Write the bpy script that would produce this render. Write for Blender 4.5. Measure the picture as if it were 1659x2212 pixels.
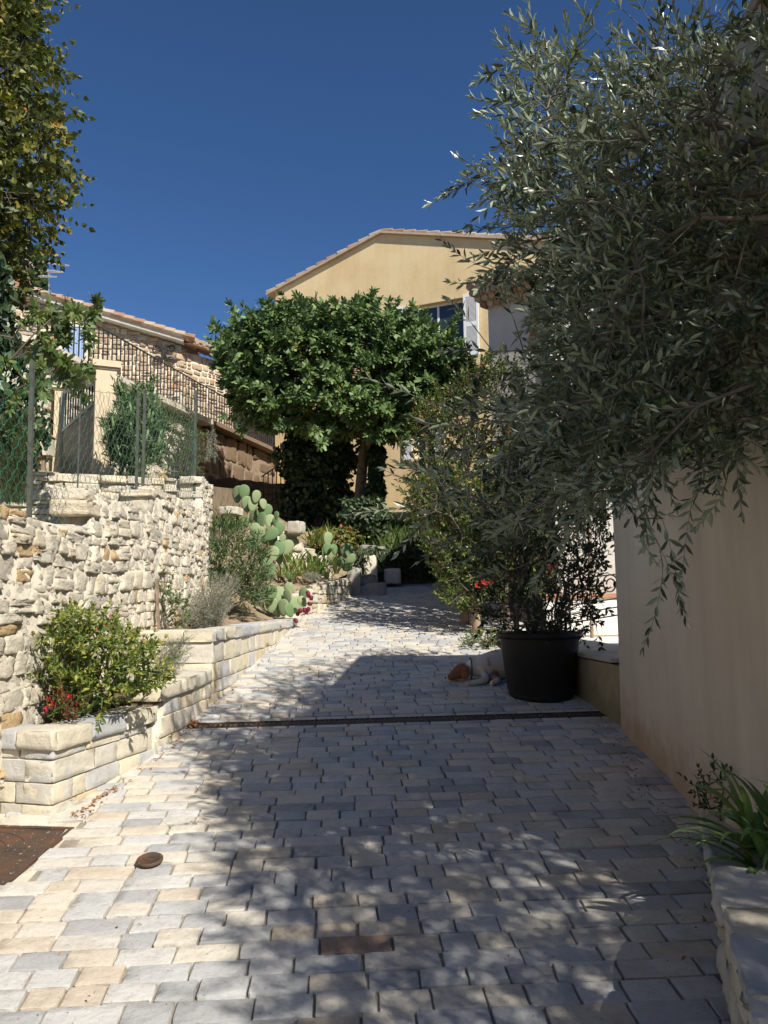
import bpy, math, random
import numpy as np
from mathutils import Vector, Matrix
R = math.radians
rng = np.random.default_rng(7); random.seed(7)
for o in list(bpy.data.objects): bpy.data.objects.remove(o)
sc = bpy.context.scene; COL = sc.collection

# ---------------------------------------------------------------- camera
F = 1720.0; PITCH = R(6.4); ROLL = R(0.7); EYE = np.array([0, 0, 1.55]); SLOPE = 0.12
cr, sr, cp, sp = math.cos(ROLL), math.sin(ROLL), math.cos(PITCH), math.sin(PITCH)
cam = bpy.data.objects.new('camera', bpy.data.cameras.new('camera')); COL.objects.link(cam); sc.camera = cam
cam.data.sensor_fit = 'HORIZONTAL'; cam.data.sensor_width = 36; cam.data.lens = F/1659*36
cam.data.clip_start = 0.05; cam.data.clip_end = 2000
M3 = Matrix(((cr, sr, 0), (sr*sp, -cr*sp, -cp), (-sr*cp, cr*cp, -sp)))
cam.matrix_world = Matrix.Translation(Vector(EYE)) @ M3.to_4x4()
sc.render.resolution_x = 768; sc.render.resolution_y = 1024

# ---------------------------------------------------------------- light
TS = Vector((0.6*math.cos(R(42)), -0.8*math.cos(R(42)), math.sin(R(42))))
w = bpy.data.worlds.new('World'); sc.world = w; w.use_nodes = True
nt = w.node_tree; nt.nodes.clear()
sky = nt.nodes.new('ShaderNodeTexSky'); sky.sky_type = 'NISHITA'; sky.sun_disc = False
sky.sun_elevation = R(42); sky.sun_rotation = math.atan2(0.6, -0.8)
sky.air_density = 1.0; sky.dust_density = 0.0; sky.ozone_density = 4.5; sky.altitude = 2500
hs = nt.nodes.new('ShaderNodeHueSaturation'); hs.inputs['Saturation'].default_value = 1.13; hs.inputs['Hue'].default_value = 0.503
bg = nt.nodes.new('ShaderNodeBackground'); bg.inputs['Strength'].default_value = 0.084
wo = nt.nodes.new('ShaderNodeOutputWorld')
nt.links.new(sky.outputs[0], hs.inputs['Color']); nt.links.new(hs.outputs[0], bg.inputs[0]); nt.links.new(bg.outputs[0], wo.inputs[0])
sun = bpy.data.objects.new('sun', bpy.data.lights.new('sun', 'SUN')); COL.objects.link(sun)
sun.data.energy = 5.0; sun.data.angle = R(0.53); sun.data.color = (1.0, 0.94, 0.84)
sun.rotation_euler = TS.to_track_quat('Z', 'Y').to_euler()
sc.view_settings.view_transform = 'Standard'; sc.view_settings.look = 'None'
sc.view_settings.exposure = 0.38; sc.view_settings.gamma = 1.0

# ---------------------------------------------------------------- measuring helpers (photo pixel of the 1659x2212 view -> point)
def ray(u, v):
    x = (u-829.5)/F; y = -(v-1106)/F
    x, y = x*cr+y*sr, -x*sr+y*cr
    return np.array([x, cp-y*sp, sp+y*cp])
def G(u, v):
    d = ray(u, v); return EYE+d*(EYE[2]/(SLOPE*d[1]-d[2]))
def PY(u, v, y):
    d = ray(u, v); return EYE+d*y/d[1]
def PZ(u, v, z):
    d = ray(u, v); return EYE+d*(z-EYE[2])/d[2]
def gz(y): return SLOPE*y

# ---------------------------------------------------------------- object helpers
def link(name, me, mat=None, parent=None, smooth=False):
    o = bpy.data.objects.new(name, me); COL.objects.link(o)
    if mat:
        for m in (mat if isinstance(mat, (list, tuple)) else [mat]): me.materials.append(m)
    me.polygons.foreach_set('use_smooth', np.full(len(me.polygons), bool(smooth)))
    if parent: o.parent = parent; o.location = -wl(parent)
    return o
def wl(o):
    v = Vector((0, 0, 0))
    while o: v += o.location; o = o.parent
    return v
def inst(name, me, loc, parent, rot=None, scale=None, mat=None):
    o = bpy.data.objects.new(name, me); COL.objects.link(o); o.parent = parent; o.location = Vector(loc)-(wl(parent) if parent else Vector((0, 0, 0)))
    if rot is not None: o.rotation_euler = rot
    if scale is not None: o.scale = scale
    return o
def tag(o, label, cat, group=None, kind=None):
    if label: o['label'] = label
    if cat: o['category'] = cat
    if group: o['group'] = group
    if kind: o['kind'] = kind
    return o
def thing(name, label, cat, loc=(0, 0, 0), group=None):
    o = bpy.data.objects.new(name, None); COL.objects.link(o); o.empty_display_size = .1
    o.location = loc; return tag(o, label, cat, group)
def struct(o, kind='structure'): o['kind'] = kind; return o

class MB:
    """collects polygons with a per-face tint"""
    def __init__(s): s.V = []; s.L = []; s.S = []; s.T = []; s.n = 0
    def add(s, V, faces, tint=0.5):
        V = np.asarray(V, float); s.V.append(V)
        for f in faces: s.L.append(np.asarray(f)+s.n); s.S.append(len(f)); s.T.append(tint)
        s.n += len(V)
    def addn(s, V, fac, tints):
        """V: (k,m,3) copies of one template, fac: list of faces of the template"""
        k, m, _ = V.shape; off = s.n+np.arange(k)*m
        flat = np.concatenate([np.asarray(f) for f in fac]); sz = [len(f) for f in fac]
        s.V.append(V.reshape(-1, 3)); s.L.append((off[:, None]+flat[None]).ravel())
        s.S.extend(sz*k); s.T.extend(np.repeat(tints, len(fac)).tolist()); s.n += k*m
    def box(s, lo, hi, tint=0.5, M=None):
        x0, y0, z0 = lo; x1, y1, z1 = hi
        V = np.array([(x0, y0, z0), (x1, y0, z0), (x1, y1, z0), (x0, y1, z0), (x0, y0, z1), (x1, y0, z1), (x1, y1, z1), (x0, y1, z1)], float)
        if M is not None: V = V@M[0].T+M[1]
        s.add(V, [(0, 3, 2, 1), (4, 5, 6, 7), (0, 1, 5, 4), (1, 2, 6, 5), (2, 3, 7, 6), (3, 0, 4, 7)], tint)
    def bar(s, p, q, w, h=None, tint=.5, up=(0, 0, 1)):
        p = np.array(p, float); q = np.array(q, float); h = h or w
        d = q-p; L = np.linalg.norm(d); d /= L; up = np.array(up, float)
        if abs(d@up) > .95: up = np.array([0, 1., 0]) if abs(d[1]) < .9 else np.array([1., 0, 0])
        a = np.cross(d, up); a /= np.linalg.norm(a); b = np.cross(a, d)
        s.box((-w/2, 0, -h/2), (w/2, L, h/2), tint, (np.stack([a, d, b], 1), p))
    def tube(s, P, rad, n=8, tint=.5, cap=True):
        P = np.asarray(P, float); k = len(P)
        rad = np.full(k, rad) if np.isscalar(rad) else np.asarray(rad)
        T = np.gradient(P, axis=0); T /= np.linalg.norm(T, axis=1)[:, None]+1e-9
        ref = np.array([0.31, .2, .93]);
        if abs(T[0]@ref) > .9: ref = np.array([1., .1, 0])
        a = np.cross(T[0], ref); a /= np.linalg.norm(a); V = []
        ang = np.arange(n)*2*np.pi/n
        for i in range(k):
            a = a-T[i]*(a@T[i]); a /= np.linalg.norm(a)+1e-9; b = np.cross(T[i], a)
            V.append(P[i]+rad[i]*(np.cos(ang)[:, None]*a+np.sin(ang)[:, None]*b))
        Fc = [(i*n+j, i*n+(j+1) % n, (i+1)*n+(j+1) % n, (i+1)*n+j) for i in range(k-1) for j in range(n)]
        if cap: Fc += [tuple(range(n))[::-1], tuple((k-1)*n+j for j in range(n))]
        s.add(np.concatenate(V), Fc, tint)
    def segs(s, P0, P1, r0, r1, n=4, tint=.5):
        P0 = np.asarray(P0, float); P1 = np.asarray(P1, float); k = len(P0)
        if k == 0: return
        d = P1-P0; d /= np.linalg.norm(d, axis=1)[:, None]+1e-9
        ref = np.where(np.abs(d[:, 2:3]) > .9, np.array([[1., 0, 0]]), np.array([[0, 0, 1.]]))
        a = np.cross(d, ref); a /= np.linalg.norm(a, axis=1)[:, None]+1e-9; b = np.cross(d, a)
        ang = np.arange(n)*2*np.pi/n; c = np.cos(ang)[None, :, None]; q = np.sin(ang)[None, :, None]
        ring = c*a[:, None]+q*b[:, None]
        r0 = np.broadcast_to(r0, (k,))[:, None, None]; r1 = np.broadcast_to(r1, (k,))[:, None, None]
        V = np.concatenate([P0[:, None]+ring*r0, P1[:, None]+ring*r1], 1)
        s.addn(V, [(j, (j+1) % n, n+(j+1) % n, n+j) for j in range(n)], np.full(k, tint))
    def prism(s, poly, z0, z1, tint=.5):
        n = len(poly); V = [(x, y, z0) for x, y in poly]+[(x, y, z1) for x, y in poly]
        s.add(V, [tuple(range(n))[::-1], tuple(range(n, 2*n))]+[(i, (i+1) % n, n+(i+1) % n, n+i) for i in range(n)], tint)
    def lathe(s, prof, c=(0, 0, 0), n=32, tint=.5, arc=1.0):
        k = len(prof); V = []
        for r, z in prof:
            for j in range(n):
                t = 2*np.pi*j/n; V.append((c[0]+r*math.cos(t), c[1]+r*math.sin(t), c[2]+z))
        s.add(V, [(i*n+j, i*n+(j+1) % n, (i+1)*n+(j+1) % n, (i+1)*n+j) for i in range(k-1) for j in range(n)], tint)
    def mesh(s, name):
        me = bpy.data.meshes.new(name); V = np.concatenate(s.V); L = np.concatenate(s.L).astype(np.int32)
        S = np.array(s.S, np.int32); st = np.concatenate([[0], np.cumsum(S)[:-1]]).astype(np.int32)
        me.vertices.add(len(V)); me.vertices.foreach_set('co', V.ravel())
        me.loops.add(len(L)); me.loops.foreach_set('vertex_index', L)
        me.polygons.add(len(S)); me.polygons.foreach_set('loop_start', st)
        try: me.polygons.foreach_set('loop_total', S)
        except Exception: pass
        me.update(calc_edges=True)
        a = me.attributes.new('tint', 'FLOAT', 'FACE'); a.data.foreach_set('value', np.array(s.T, np.float32))
        me.polygons.foreach_set('use_smooth', np.zeros(len(S), bool)); me.validate(); return me
    def build(s, name, mat, parent=None, smooth=False): return link(name, s.mesh(name), mat, parent, smooth)

# ---------------------------------------------------------------- materials
def newmat(name):
    m = bpy.data.materials.new(name); m.use_nodes = True; t = m.node_tree
    return m, t, t.nodes['Principled BSDF']
def N(t, typ, **kw):
    n = t.nodes.new(typ)
    for k, v in kw.items():
        if k.startswith('_'): n.inputs[k[1:].replace('_', ' ')].default_value = v
        else: setattr(n, k, v)
    return n
def ramp(t, src, cols, pos=None):
    r = N(t, 'ShaderNodeValToRGB'); e = r.color_ramp.elements; k = len(cols)
    pos = pos or [i/(k-1) for i in range(k)]
    while len(e) < k: e.new(.5)
    for i in range(k): e[i].position = pos[i]; e[i].color = (*cols[i], 1)
    if src: t.links.new(src, r.inputs[0])
    return r.outputs[0]
def noise(t, scale, detail=6, rough=.6, vec=None, dist=0):
    n = N(t, 'ShaderNodeTexNoise', _Scale=scale, _Detail=detail, _Roughness=rough, _Distortion=dist)
    tc = N(t, 'ShaderNodeTexCoord') if vec is None else None
    t.links.new(vec or tc.outputs['Object'], n.inputs['Vector']); return n.outputs['Fac']
def mix(t, a, b, f, mode='MIX'):
    n = N(t, 'ShaderNodeMix', data_type='RGBA', blend_type=mode)
    for s_, x in ((0, f), (6, a), (7, b)):
        if isinstance(x, (int, float)): n.inputs[s_].default_value = x
        elif isinstance(x, tuple): n.inputs[s_].default_value = (*x, 1)
        else: t.links.new(x, n.inputs[s_])
    return n.outputs[2]
def bump(t, b, src, strength=.5, dist=.01):
    n = N(t, 'ShaderNodeBump', _Strength=strength, _Distance=dist); t.links.new(src, n.inputs['Height']); t.links.new(n.outputs[0], b.inputs['Normal'])
def stonemat(name, cols, pos=None, nscale=9, amt=.5, bs=.6, bd=.012, rough=.9, stain=(.45, .42, .38), const=False):
    m, t, b = newmat(name)
    at = N(t, 'ShaderNodeAttribute', attribute_name='tint').outputs['Fac']
    c = ramp(t, at, cols, pos)
    n1 = noise(t, nscale, 8, .65); g = ramp(t, n1, [stain, (1, 1, 1), (1.0, .98, .95)], [.25, .55, .8])
    c = mix(t, c, g, amt, 'MULTIPLY')
    n3 = noise(t, nscale*9, 3, .7); c = mix(t, c, ramp(t, n3, [(.55, .55, .55), (1, 1, 1)], [.3, .5]), amt*.6, 'MULTIPLY')
    t.links.new(c, b.inputs['Base Color']); b.inputs['Roughness'].default_value = rough
    b.inputs['Specular IOR Level'].default_value = .25
    bump(t, b, noise(t, nscale*3, 10, .7), bs, bd); return m
def plain(name, col, rough=.7, var=.15, scale=6, metal=0, bs=.1, spec=.3, bscale=None, dark=None):
    m, t, b = newmat(name); n1 = noise(t, scale, 7, .65)
    d = dark or tuple(x*(1-var*2) for x in col)
    t.links.new(ramp(t, n1, [d, col, tuple(min(1, x*(1+var)) for x in col)], [.25, .5, .8]), b.inputs['Base Color'])
    b.inputs['Roughness'].default_value = rough; b.inputs['Metallic'].default_value = metal; b.inputs['Specular IOR Level'].default_value = spec
    bump(t, b, noise(t, bscale or scale*6, 8, .7), bs, .01); return m
def leafmat(name, cols, under=None, trans=.3, rough=.45, spec=.4, pos=None):
    m, t, b = newmat(name); at = N(t, 'ShaderNodeAttribute', attribute_name='tint').outputs['Fac']
    c = ramp(t, at, cols, pos)
    if under:
        ge = N(t, 'ShaderNodeNewGeometry'); c = mix(t, c, under, ge.outputs['Backfacing'])
    t.links.new(c, b.inputs['Base Color']); b.inputs['Roughness'].default_value = rough; b.inputs['Specular IOR Level'].default_value = spec
    tr = N(t, 'ShaderNodeBsdfTranslucent'); tc = mix(t, c, (1.0, 1.0, .35), 1.0, 'MULTIPLY'); t.links.new(tc, tr.inputs[0])
    ms = N(t, 'ShaderNodeMixShader'); ms.inputs[0].default_value = trans
    out = t.nodes['Material Output']; t.links.new(b.outputs[0], ms.inputs[1]); t.links.new(tr.outputs[0], ms.inputs[2]); t.links.new(ms.outputs[0], out.inputs[0])
    return m
MAT = {}
MAT['paver'] = stonemat('paver_stone', [(.40, .40, .40), (.52, .52, .51), (.60, .59, .56), (.62, .58, .51), (.66, .60, .50), (.56, .48, .38), (.38, .26, .19)], [0, .25, .45, .6, .8, .95, 1], 6, .55, .9, .012, .85, (.55, .52, .47))
MAT['joint'] = plain('joint_sand', (.33, .29, .23), .95, .3, 14, bs=.8, bscale=60)
MAT['cut'] = stonemat('cut_limestone', [(.44, .45, .46), (.54, .53, .50), (.62, .57, .46), (.66, .60, .46), (.60, .50, .34), (.45, .28, .18)], [0, .25, .5, .75, .95, 1], 7, .4, .9, .012, .9, (.55, .52, .46))
MAT['rubble'] = stonemat('rubble_limestone', [(.60, .55, .45), (.71, .65, .53), (.77, .70, .56), (.72, .62, .45), (.58, .42, .23), (.62, .45, .25)], [0, .3, .6, .85, .97, 1], 9, .45, 1.0, .025, .92, (.52, .49, .43))
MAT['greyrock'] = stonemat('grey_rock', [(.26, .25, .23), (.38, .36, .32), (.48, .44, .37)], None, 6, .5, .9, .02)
MAT['mortar'] = plain('pale_mortar', (.64, .58, .47), .95, .25, 10, bs=1, bscale=40)
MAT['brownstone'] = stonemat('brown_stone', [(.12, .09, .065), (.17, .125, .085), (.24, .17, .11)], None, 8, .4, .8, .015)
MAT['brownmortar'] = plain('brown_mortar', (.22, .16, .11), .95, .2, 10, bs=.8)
MAT['housestone'] = stonemat('house_stone', [(.30, .22, .14), (.44, .33, .22), (.52, .43, .31), (.42, .26, .15)], None, 3, .4, .8, .02)
MAT['housemortar'] = plain('house_mortar', (.55, .49, .39), .95, .2, 5, bs=.8)
MAT['soil'] = plain('soil', (.16, .11, .075), .95, .4, 9, bs=1.0, bscale=50)
MAT['dry'] = plain('dry_soil', (.30, .23, .15), .95, .4, 5, bs=1.0, bscale=40)
MAT['iron'] = plain('wrought_iron', (.035, .035, .035), .5, .3, 20, bs=.05)
MAT['wire'] = plain('fence_wire', (.06, .13, .10), .5, .2, 20, bs=.02)
MAT['wiregreen'] = plain('green_wire', (.03, .16, .09), .4, .2, 20, bs=.02)
MAT['postgreen'] = plain('post_metal', (.09, .10, .085), .5, .3, 20, bs=.1)
MAT['pot'] = plain('pot_plastic', (.018, .017, .016), .55, .2, 20, bs=.1)
MAT['bark'] = plain('bark', (.16, .13, .10), .9, .4, 14, bs=1, bscale=60)
MAT['olivebark'] = plain('olive_bark', (.20, .18, .15), .9, .3, 14, bs=.8, bscale=60)
MAT['white'] = plain('white_paint', (.78, .78, .78), .6, .05, 8, bs=.05)
MAT['whitewall'] = plain('white_render', (.78, .75, .70), .9, .08, 3, bs=.4, bscale=60)
MAT['pillar'] = plain('cream_pillar', (.66, .54, .38), .85, .08, 4, bs=.2)
MAT['copstone'] = plain('coping', (.62, .57, .46), .9, .15, 6, bs=.5)
MAT['concrete'] = plain('concrete', (.46, .44, .39), .9, .15, 4, bs=.5)
MAT['tile'] = stonemat('roof_tile', [(.30, .16, .10), (.42, .28, .19), (.50, .40, .30), (.52, .46, .38)], None, 6, .5, .5, .01)
MAT['shutterblue'] = plain('blue_shutter', (.30, .40, .62), .6, .06, 8, bs=.05)
MAT['frame'] = plain('stone_frame', (.62, .56, .45), .9, .08, 5, bs=.2)
MAT['panel'] = plain('gate_panel', (.07, .08, .085), .5, .1, 6)
MAT['gateframe'] = plain('gate_frame', (.28, .33, .36), .5, .1, 6)
MAT['wood'] = plain('post_wood', (.30, .22, .15), .85, .25, 12, bs=.6)
MAT['alu'] = plain('aluminium', (.75, .75, .75), .35, .05, 10, metal=.8)
MAT['orange'] = plain('orange_cloth', (.75, .30, .03), .8, .12, 8, bs=.1)
MAT['pink'] = plain('pink_render', (.50, .24, .18), .9, .15, 3)
MAT['terracotta'] = plain('terracotta', (.50, .24, .13), .85, .15, 8)
MAT['greyslab'] = plain('grey_slab', (.16, .17, .19), .8, .15, 6)
MAT['fruitred'] = plain('cactus_fruit', (.16, .015, .03), .45, .2, 30)
MAT['olive'] = plain('olive_fruit', (.14, .24, .05), .4, .15, 30, spec=.4)
MAT['redpetal'] = leafmat('red_petals', [(.35, .01, .02), (.7, .02, .03)], None, .25)
MAT['pinkpetal'] = leafmat('pink_petals', [(.55, .05, .18), (.7, .08, .2)], None, .25)
MAT['pad'] = stonemat('cactus_pad', [(.13, .21, .09), (.20, .29, .14), (.27, .33, .17)], None, 30, .3, .15, .004, .6, (.8, .85, .7))
MAT['olivel'] = leafmat('olive_leaves', [(.032, .055, .024), (.058, .088, .042), (.11, .14, .075)], (.27, .33, .24), .14, .33, .6)
MAT['figl'] = leafmat('fig_leaves', [(.075, .135, .04), (.135, .215, .065), (.21, .30, .10), (.34, .32, .08)], (.11, .18, .09), .22, .5, .4, [0, .5, .95, 1])
MAT['lime'] = leafmat('lime_leaves', [(.12, .15, .03), (.21, .22, .045), (.34, .27, .05), (.50, .20, .06)], (.10, .13, .05), .3, .5, .4, [0, .5, .86, .96])
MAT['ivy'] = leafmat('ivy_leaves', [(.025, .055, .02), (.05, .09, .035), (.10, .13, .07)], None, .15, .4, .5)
MAT['vine'] = leafmat('vine_leaves', [(.07, .13, .035), (.13, .20, .06), (.22, .26, .08)], (.16, .22, .10), .3)
MAT['photinia'] = leafmat('photinia_leaves', [(.045, .09, .02), (.10, .155, .035), (.22, .22, .06), (.46, .13, .06)], None, .2, .35, .5, [0, .5, .85, 1])
MAT['potl'] = leafmat('dark_shrub_leaves', [(.025, .045, .02), (.045, .07, .03)], None, .12, .4)
MAT['green'] = leafmat('green_leaves', [(.06, .11, .03), (.11, .17, .05), (.20, .24, .07)], None, .28)
MAT['mirab'] = leafmat('mirabilis_leaves', [(.08, .14, .03), (.20, .25, .05), (.40, .38, .09)], None, .28)
MAT['oleander'] = leafmat('oleander_leaves', [(.06, .11, .04), (.10, .16, .06), (.16, .22, .09)], None, .15)
MAT['lavender'] = leafmat('lavender_stems', [(.19, .22, .15), (.28, .29, .21), (.27, .23, .22)], None, .15, .8, .1)
MAT['rosemary'] = leafmat('rosemary_leaves', [(.05, .08, .03), (.10, .13, .06)], None, .15, .7)
MAT['strap'] = leafmat('strap_leaves', [(.10, .18, .05), (.18, .27, .08), (.36, .38, .11), (.42, .33, .16)], None, .3, .45, .4, [0, .5, .85, 1])
MAT['straplily'] = leafmat('lily_leaves', [(.09, .18, .045), (.15, .26, .07), (.22, .33, .12)], None, .3, .35, .5)
MAT['darkred'] = leafmat('dark_red_leaves', [(.09, .02, .02), (.16, .05, .03), (.08, .07, .02)], None, .2)
MAT['deadleaf'] = leafmat('dead_leaves', [(.16, .07, .04), (.34, .14, .07), (.42, .24, .12)], None, .15, .8, .1)
MAT['cypress'] = leafmat('cypress_leaves', [(.03, .06, .02), (.06, .10, .03)], None, .1)

def rendermat(name, col, dark, streak=.5, stainh=None, staincol=(.40, .24, .15)):
    m, t, b = newmat(name); tc = N(t, 'ShaderNodeTexCoord'); mp = N(t, 'ShaderNodeMapping'); mp.inputs['Scale'].default_value = (1, 1, .12)
    t.links.new(tc.outputs['Object'], mp.inputs[0])
    n1 = noise(t, 3.2, 6, .6, mp.outputs[0]); n2 = noise(t, 1.1, 5, .6)
    c = mix(t, dark, col, ramp(t, n2, [(0, 0, 0), (1, 1, 1)], [.3, .6]))
    c = mix(t, c, ramp(t, n1, [(.72, .68, .62), (1, 1, 1)], [.32, .58]), streak, 'MULTIPLY')
    if stainh is not None:                      # splash stains low on the wall, ragged edge
        sx = N(t, 'ShaderNodeSeparateXYZ'); t.links.new(tc.outputs['Object'], sx.inputs[0])
        ma = N(t, 'ShaderNodeMath', operation='MULTIPLY_ADD'); t.links.new(sx.outputs[1], ma.inputs[0]); ma.inputs[1].default_value = -SLOPE; t.links.new(sx.outputs[2], ma.inputs[2])
        m2 = N(t, 'ShaderNodeMath', operation='MULTIPLY_ADD'); t.links.new(noise(t, 5, 6, .65), m2.inputs[0]); m2.inputs[1].default_value = .9; t.links.new(ma.outputs[0], m2.inputs[2])
        c = mix(t, staincol, c, ramp(t, m2.outputs[0], [(.35, .35, .35), (1, 1, 1)], [stainh+.28, stainh+.55]))
    t.links.new(c, b.inputs['Base Color']); b.inputs['Roughness'].default_value = .92; b.inputs['Specular IOR Level'].default_value = .2
    bump(t, b, noise(t, 26, 9, .75), .55, .012); return m
MAT['ochre'] = rendermat('ochre_render', (.74, .58, .34), (.66, .49, .26), .3)
MAT['beige'] = rendermat('beige_render', (.67, .60, .50), (.60, .52, .42), .5, .22)
MAT['greywall'] = rendermat('grey_render', (.58, .55, .50), (.50, .47, .42), .3)
MAT['lowwall'] = rendermat('mossy_render', (.44, .36, .26), (.30, .24, .15), .6, .25, (.16, .15, .07))
def glassmat():
    m, t, b = newmat('window_glass'); b.inputs['Base Color'].default_value = (.03, .04, .05, 1); b.inputs['Roughness'].default_value = .08; b.inputs['Specular IOR Level'].default_value = .8; return m
MAT['glass'] = glassmat()
def rustmat():
    m, t, b = newmat('rusty_steel'); c = ramp(t, noise(t, 9, 8, .7), [(.05, .04, .035), (.10, .065, .045), (.17, .07, .035)], [.3, .5, .7])
    c = mix(t, c, (.5, .47, .4), ramp(t, noise(t, 60, 2, .5), [(0, 0, 0), (1, 1, 1)], [.68, .72]))
    t.links.new(c, b.inputs['Base Color']); b.inputs['Roughness'].default_value = .75; b.inputs['Metallic'].default_value = .3
    bump(t, b, noise(t, 90, 6, .7), .4, .005); return m
MAT['rust'] = rustmat()
def dogmat():
    m, t, b = newmat('dog_fur'); n1 = noise(t, 6, 3, .5)
    c = ramp(t, n1, [(.30, .14, .08), (.38, .22, .14), (.62, .55, .47), (.74, .69, .62)], [.30, .36, .42, .7])
    t.links.new(c, b.inputs['Base Color']); b.inputs['Roughness'].default_value = .9; bump(t, b, noise(t, 120, 4, .7), .6, .006); return m
MAT['dog'] = dogmat(); MAT['dogbrown'] = plain('dog_brown_fur', (.27, .11, .06), .9, .25, 12, bs=.6, bscale=90)
MAT['black'] = plain('black_nose', (.015, .013, .012), .4, .1, 10)

# ---------------------------------------------------------------- stones
def cube_tpl(g, k, amp, seed, vn=.22):
    r = np.random.default_rng(seed); idx = {}; V = []; Fc = []
    n = len(g)-1
    def vid(p):
        key = tuple(np.round(p, 4))
        if key not in idx: idx[key] = len(V); V.append(np.array(p, float))
        return idx[key]
    for ax in range(3):
        for sg in (-1, 1):
            for i in range(n):
                for j in range(n):
                    q = []
                    for a, b_ in ((0, 0), (1, 0), (1, 1), (0, 1)):
                        p = [0, 0, 0]; p[ax] = sg; p[(ax+1) % 3] = g[i+a]; p[(ax+2) % 3] = g[j+b_]; q.append(vid(p))
                    Fc.append(q if sg > 0 else q[::-1])
    V = np.array(V); nk = (np.abs(V)**k).sum(1)**(1/k); V = V/nk[:, None]
    # low frequency lumps + vertex noise
    D = r.normal(size=(5, 3)); ph = r.uniform(0, 6, 5)
    lump = sum(np.sin(V@D[i]*1.7+ph[i]) for i in range(5))/5
    V = V*(1+amp*lump[:, None]*1.3)+r.normal(size=V.shape)*amp*vn
    return V, Fc
RUB = [cube_tpl([-1, -.88, -.5, 0, .45, .88, 1], 11, .085, i, .55) for i in range(18)]
CUT = [cube_tpl([-1, -.95, -.4, .35, .94, 1], 34, .022, 50+i, .8) for i in range(12)]
PAV = [cube_tpl([-1, -.96, -.4, .35, .96, 1], 40, .022, 90+i, .5) for i in range(14)]
def stones(mb, tpls, items):
    """items: (center, half sizes, 3x3 basis columns, tint)"""
    by = {}
    for it in items: by.setdefault(int(rng.integers(len(tpls))), []).append(it)
    for ti, L in by.items():
        V, Fc = tpls[ti]; C = np.array([l[0] for l in L]); H = np.array([l[1] for l in L]); B = np.array([l[2] for l in L])
        W = np.einsum('kij,kmj->kmi', B, V[None]*H[:, None])+C[:, None]
        mb.addn(W, Fc, np.array([l[3] for l in L]))
def along(poly, s):
    poly = np.asarray(poly, float); d = np.diff(poly, axis=0); L = np.linalg.norm(d, axis=1); c = np.concatenate([[0], np.cumsum(L)])
    s = min(max(s, 0), c[-1]-1e-6); i = int(np.searchsorted(c, s, side='right')-1); i = min(i, len(L)-1)
    t = d[i]/L[i]; return poly[i]+t*(s-c[i]), t
def corners(poly):
    P = np.asarray(poly, float); d = np.diff(P, axis=0); L = np.linalg.norm(d, axis=1); c = np.cumsum(L); t = d/L[:, None]
    return [c[i] for i in range(len(L)-1) if t[i]@t[i+1] < .85]
def plen(poly): return np.linalg.norm(np.diff(np.asarray(poly, float), axis=0), axis=1).sum()
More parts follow.
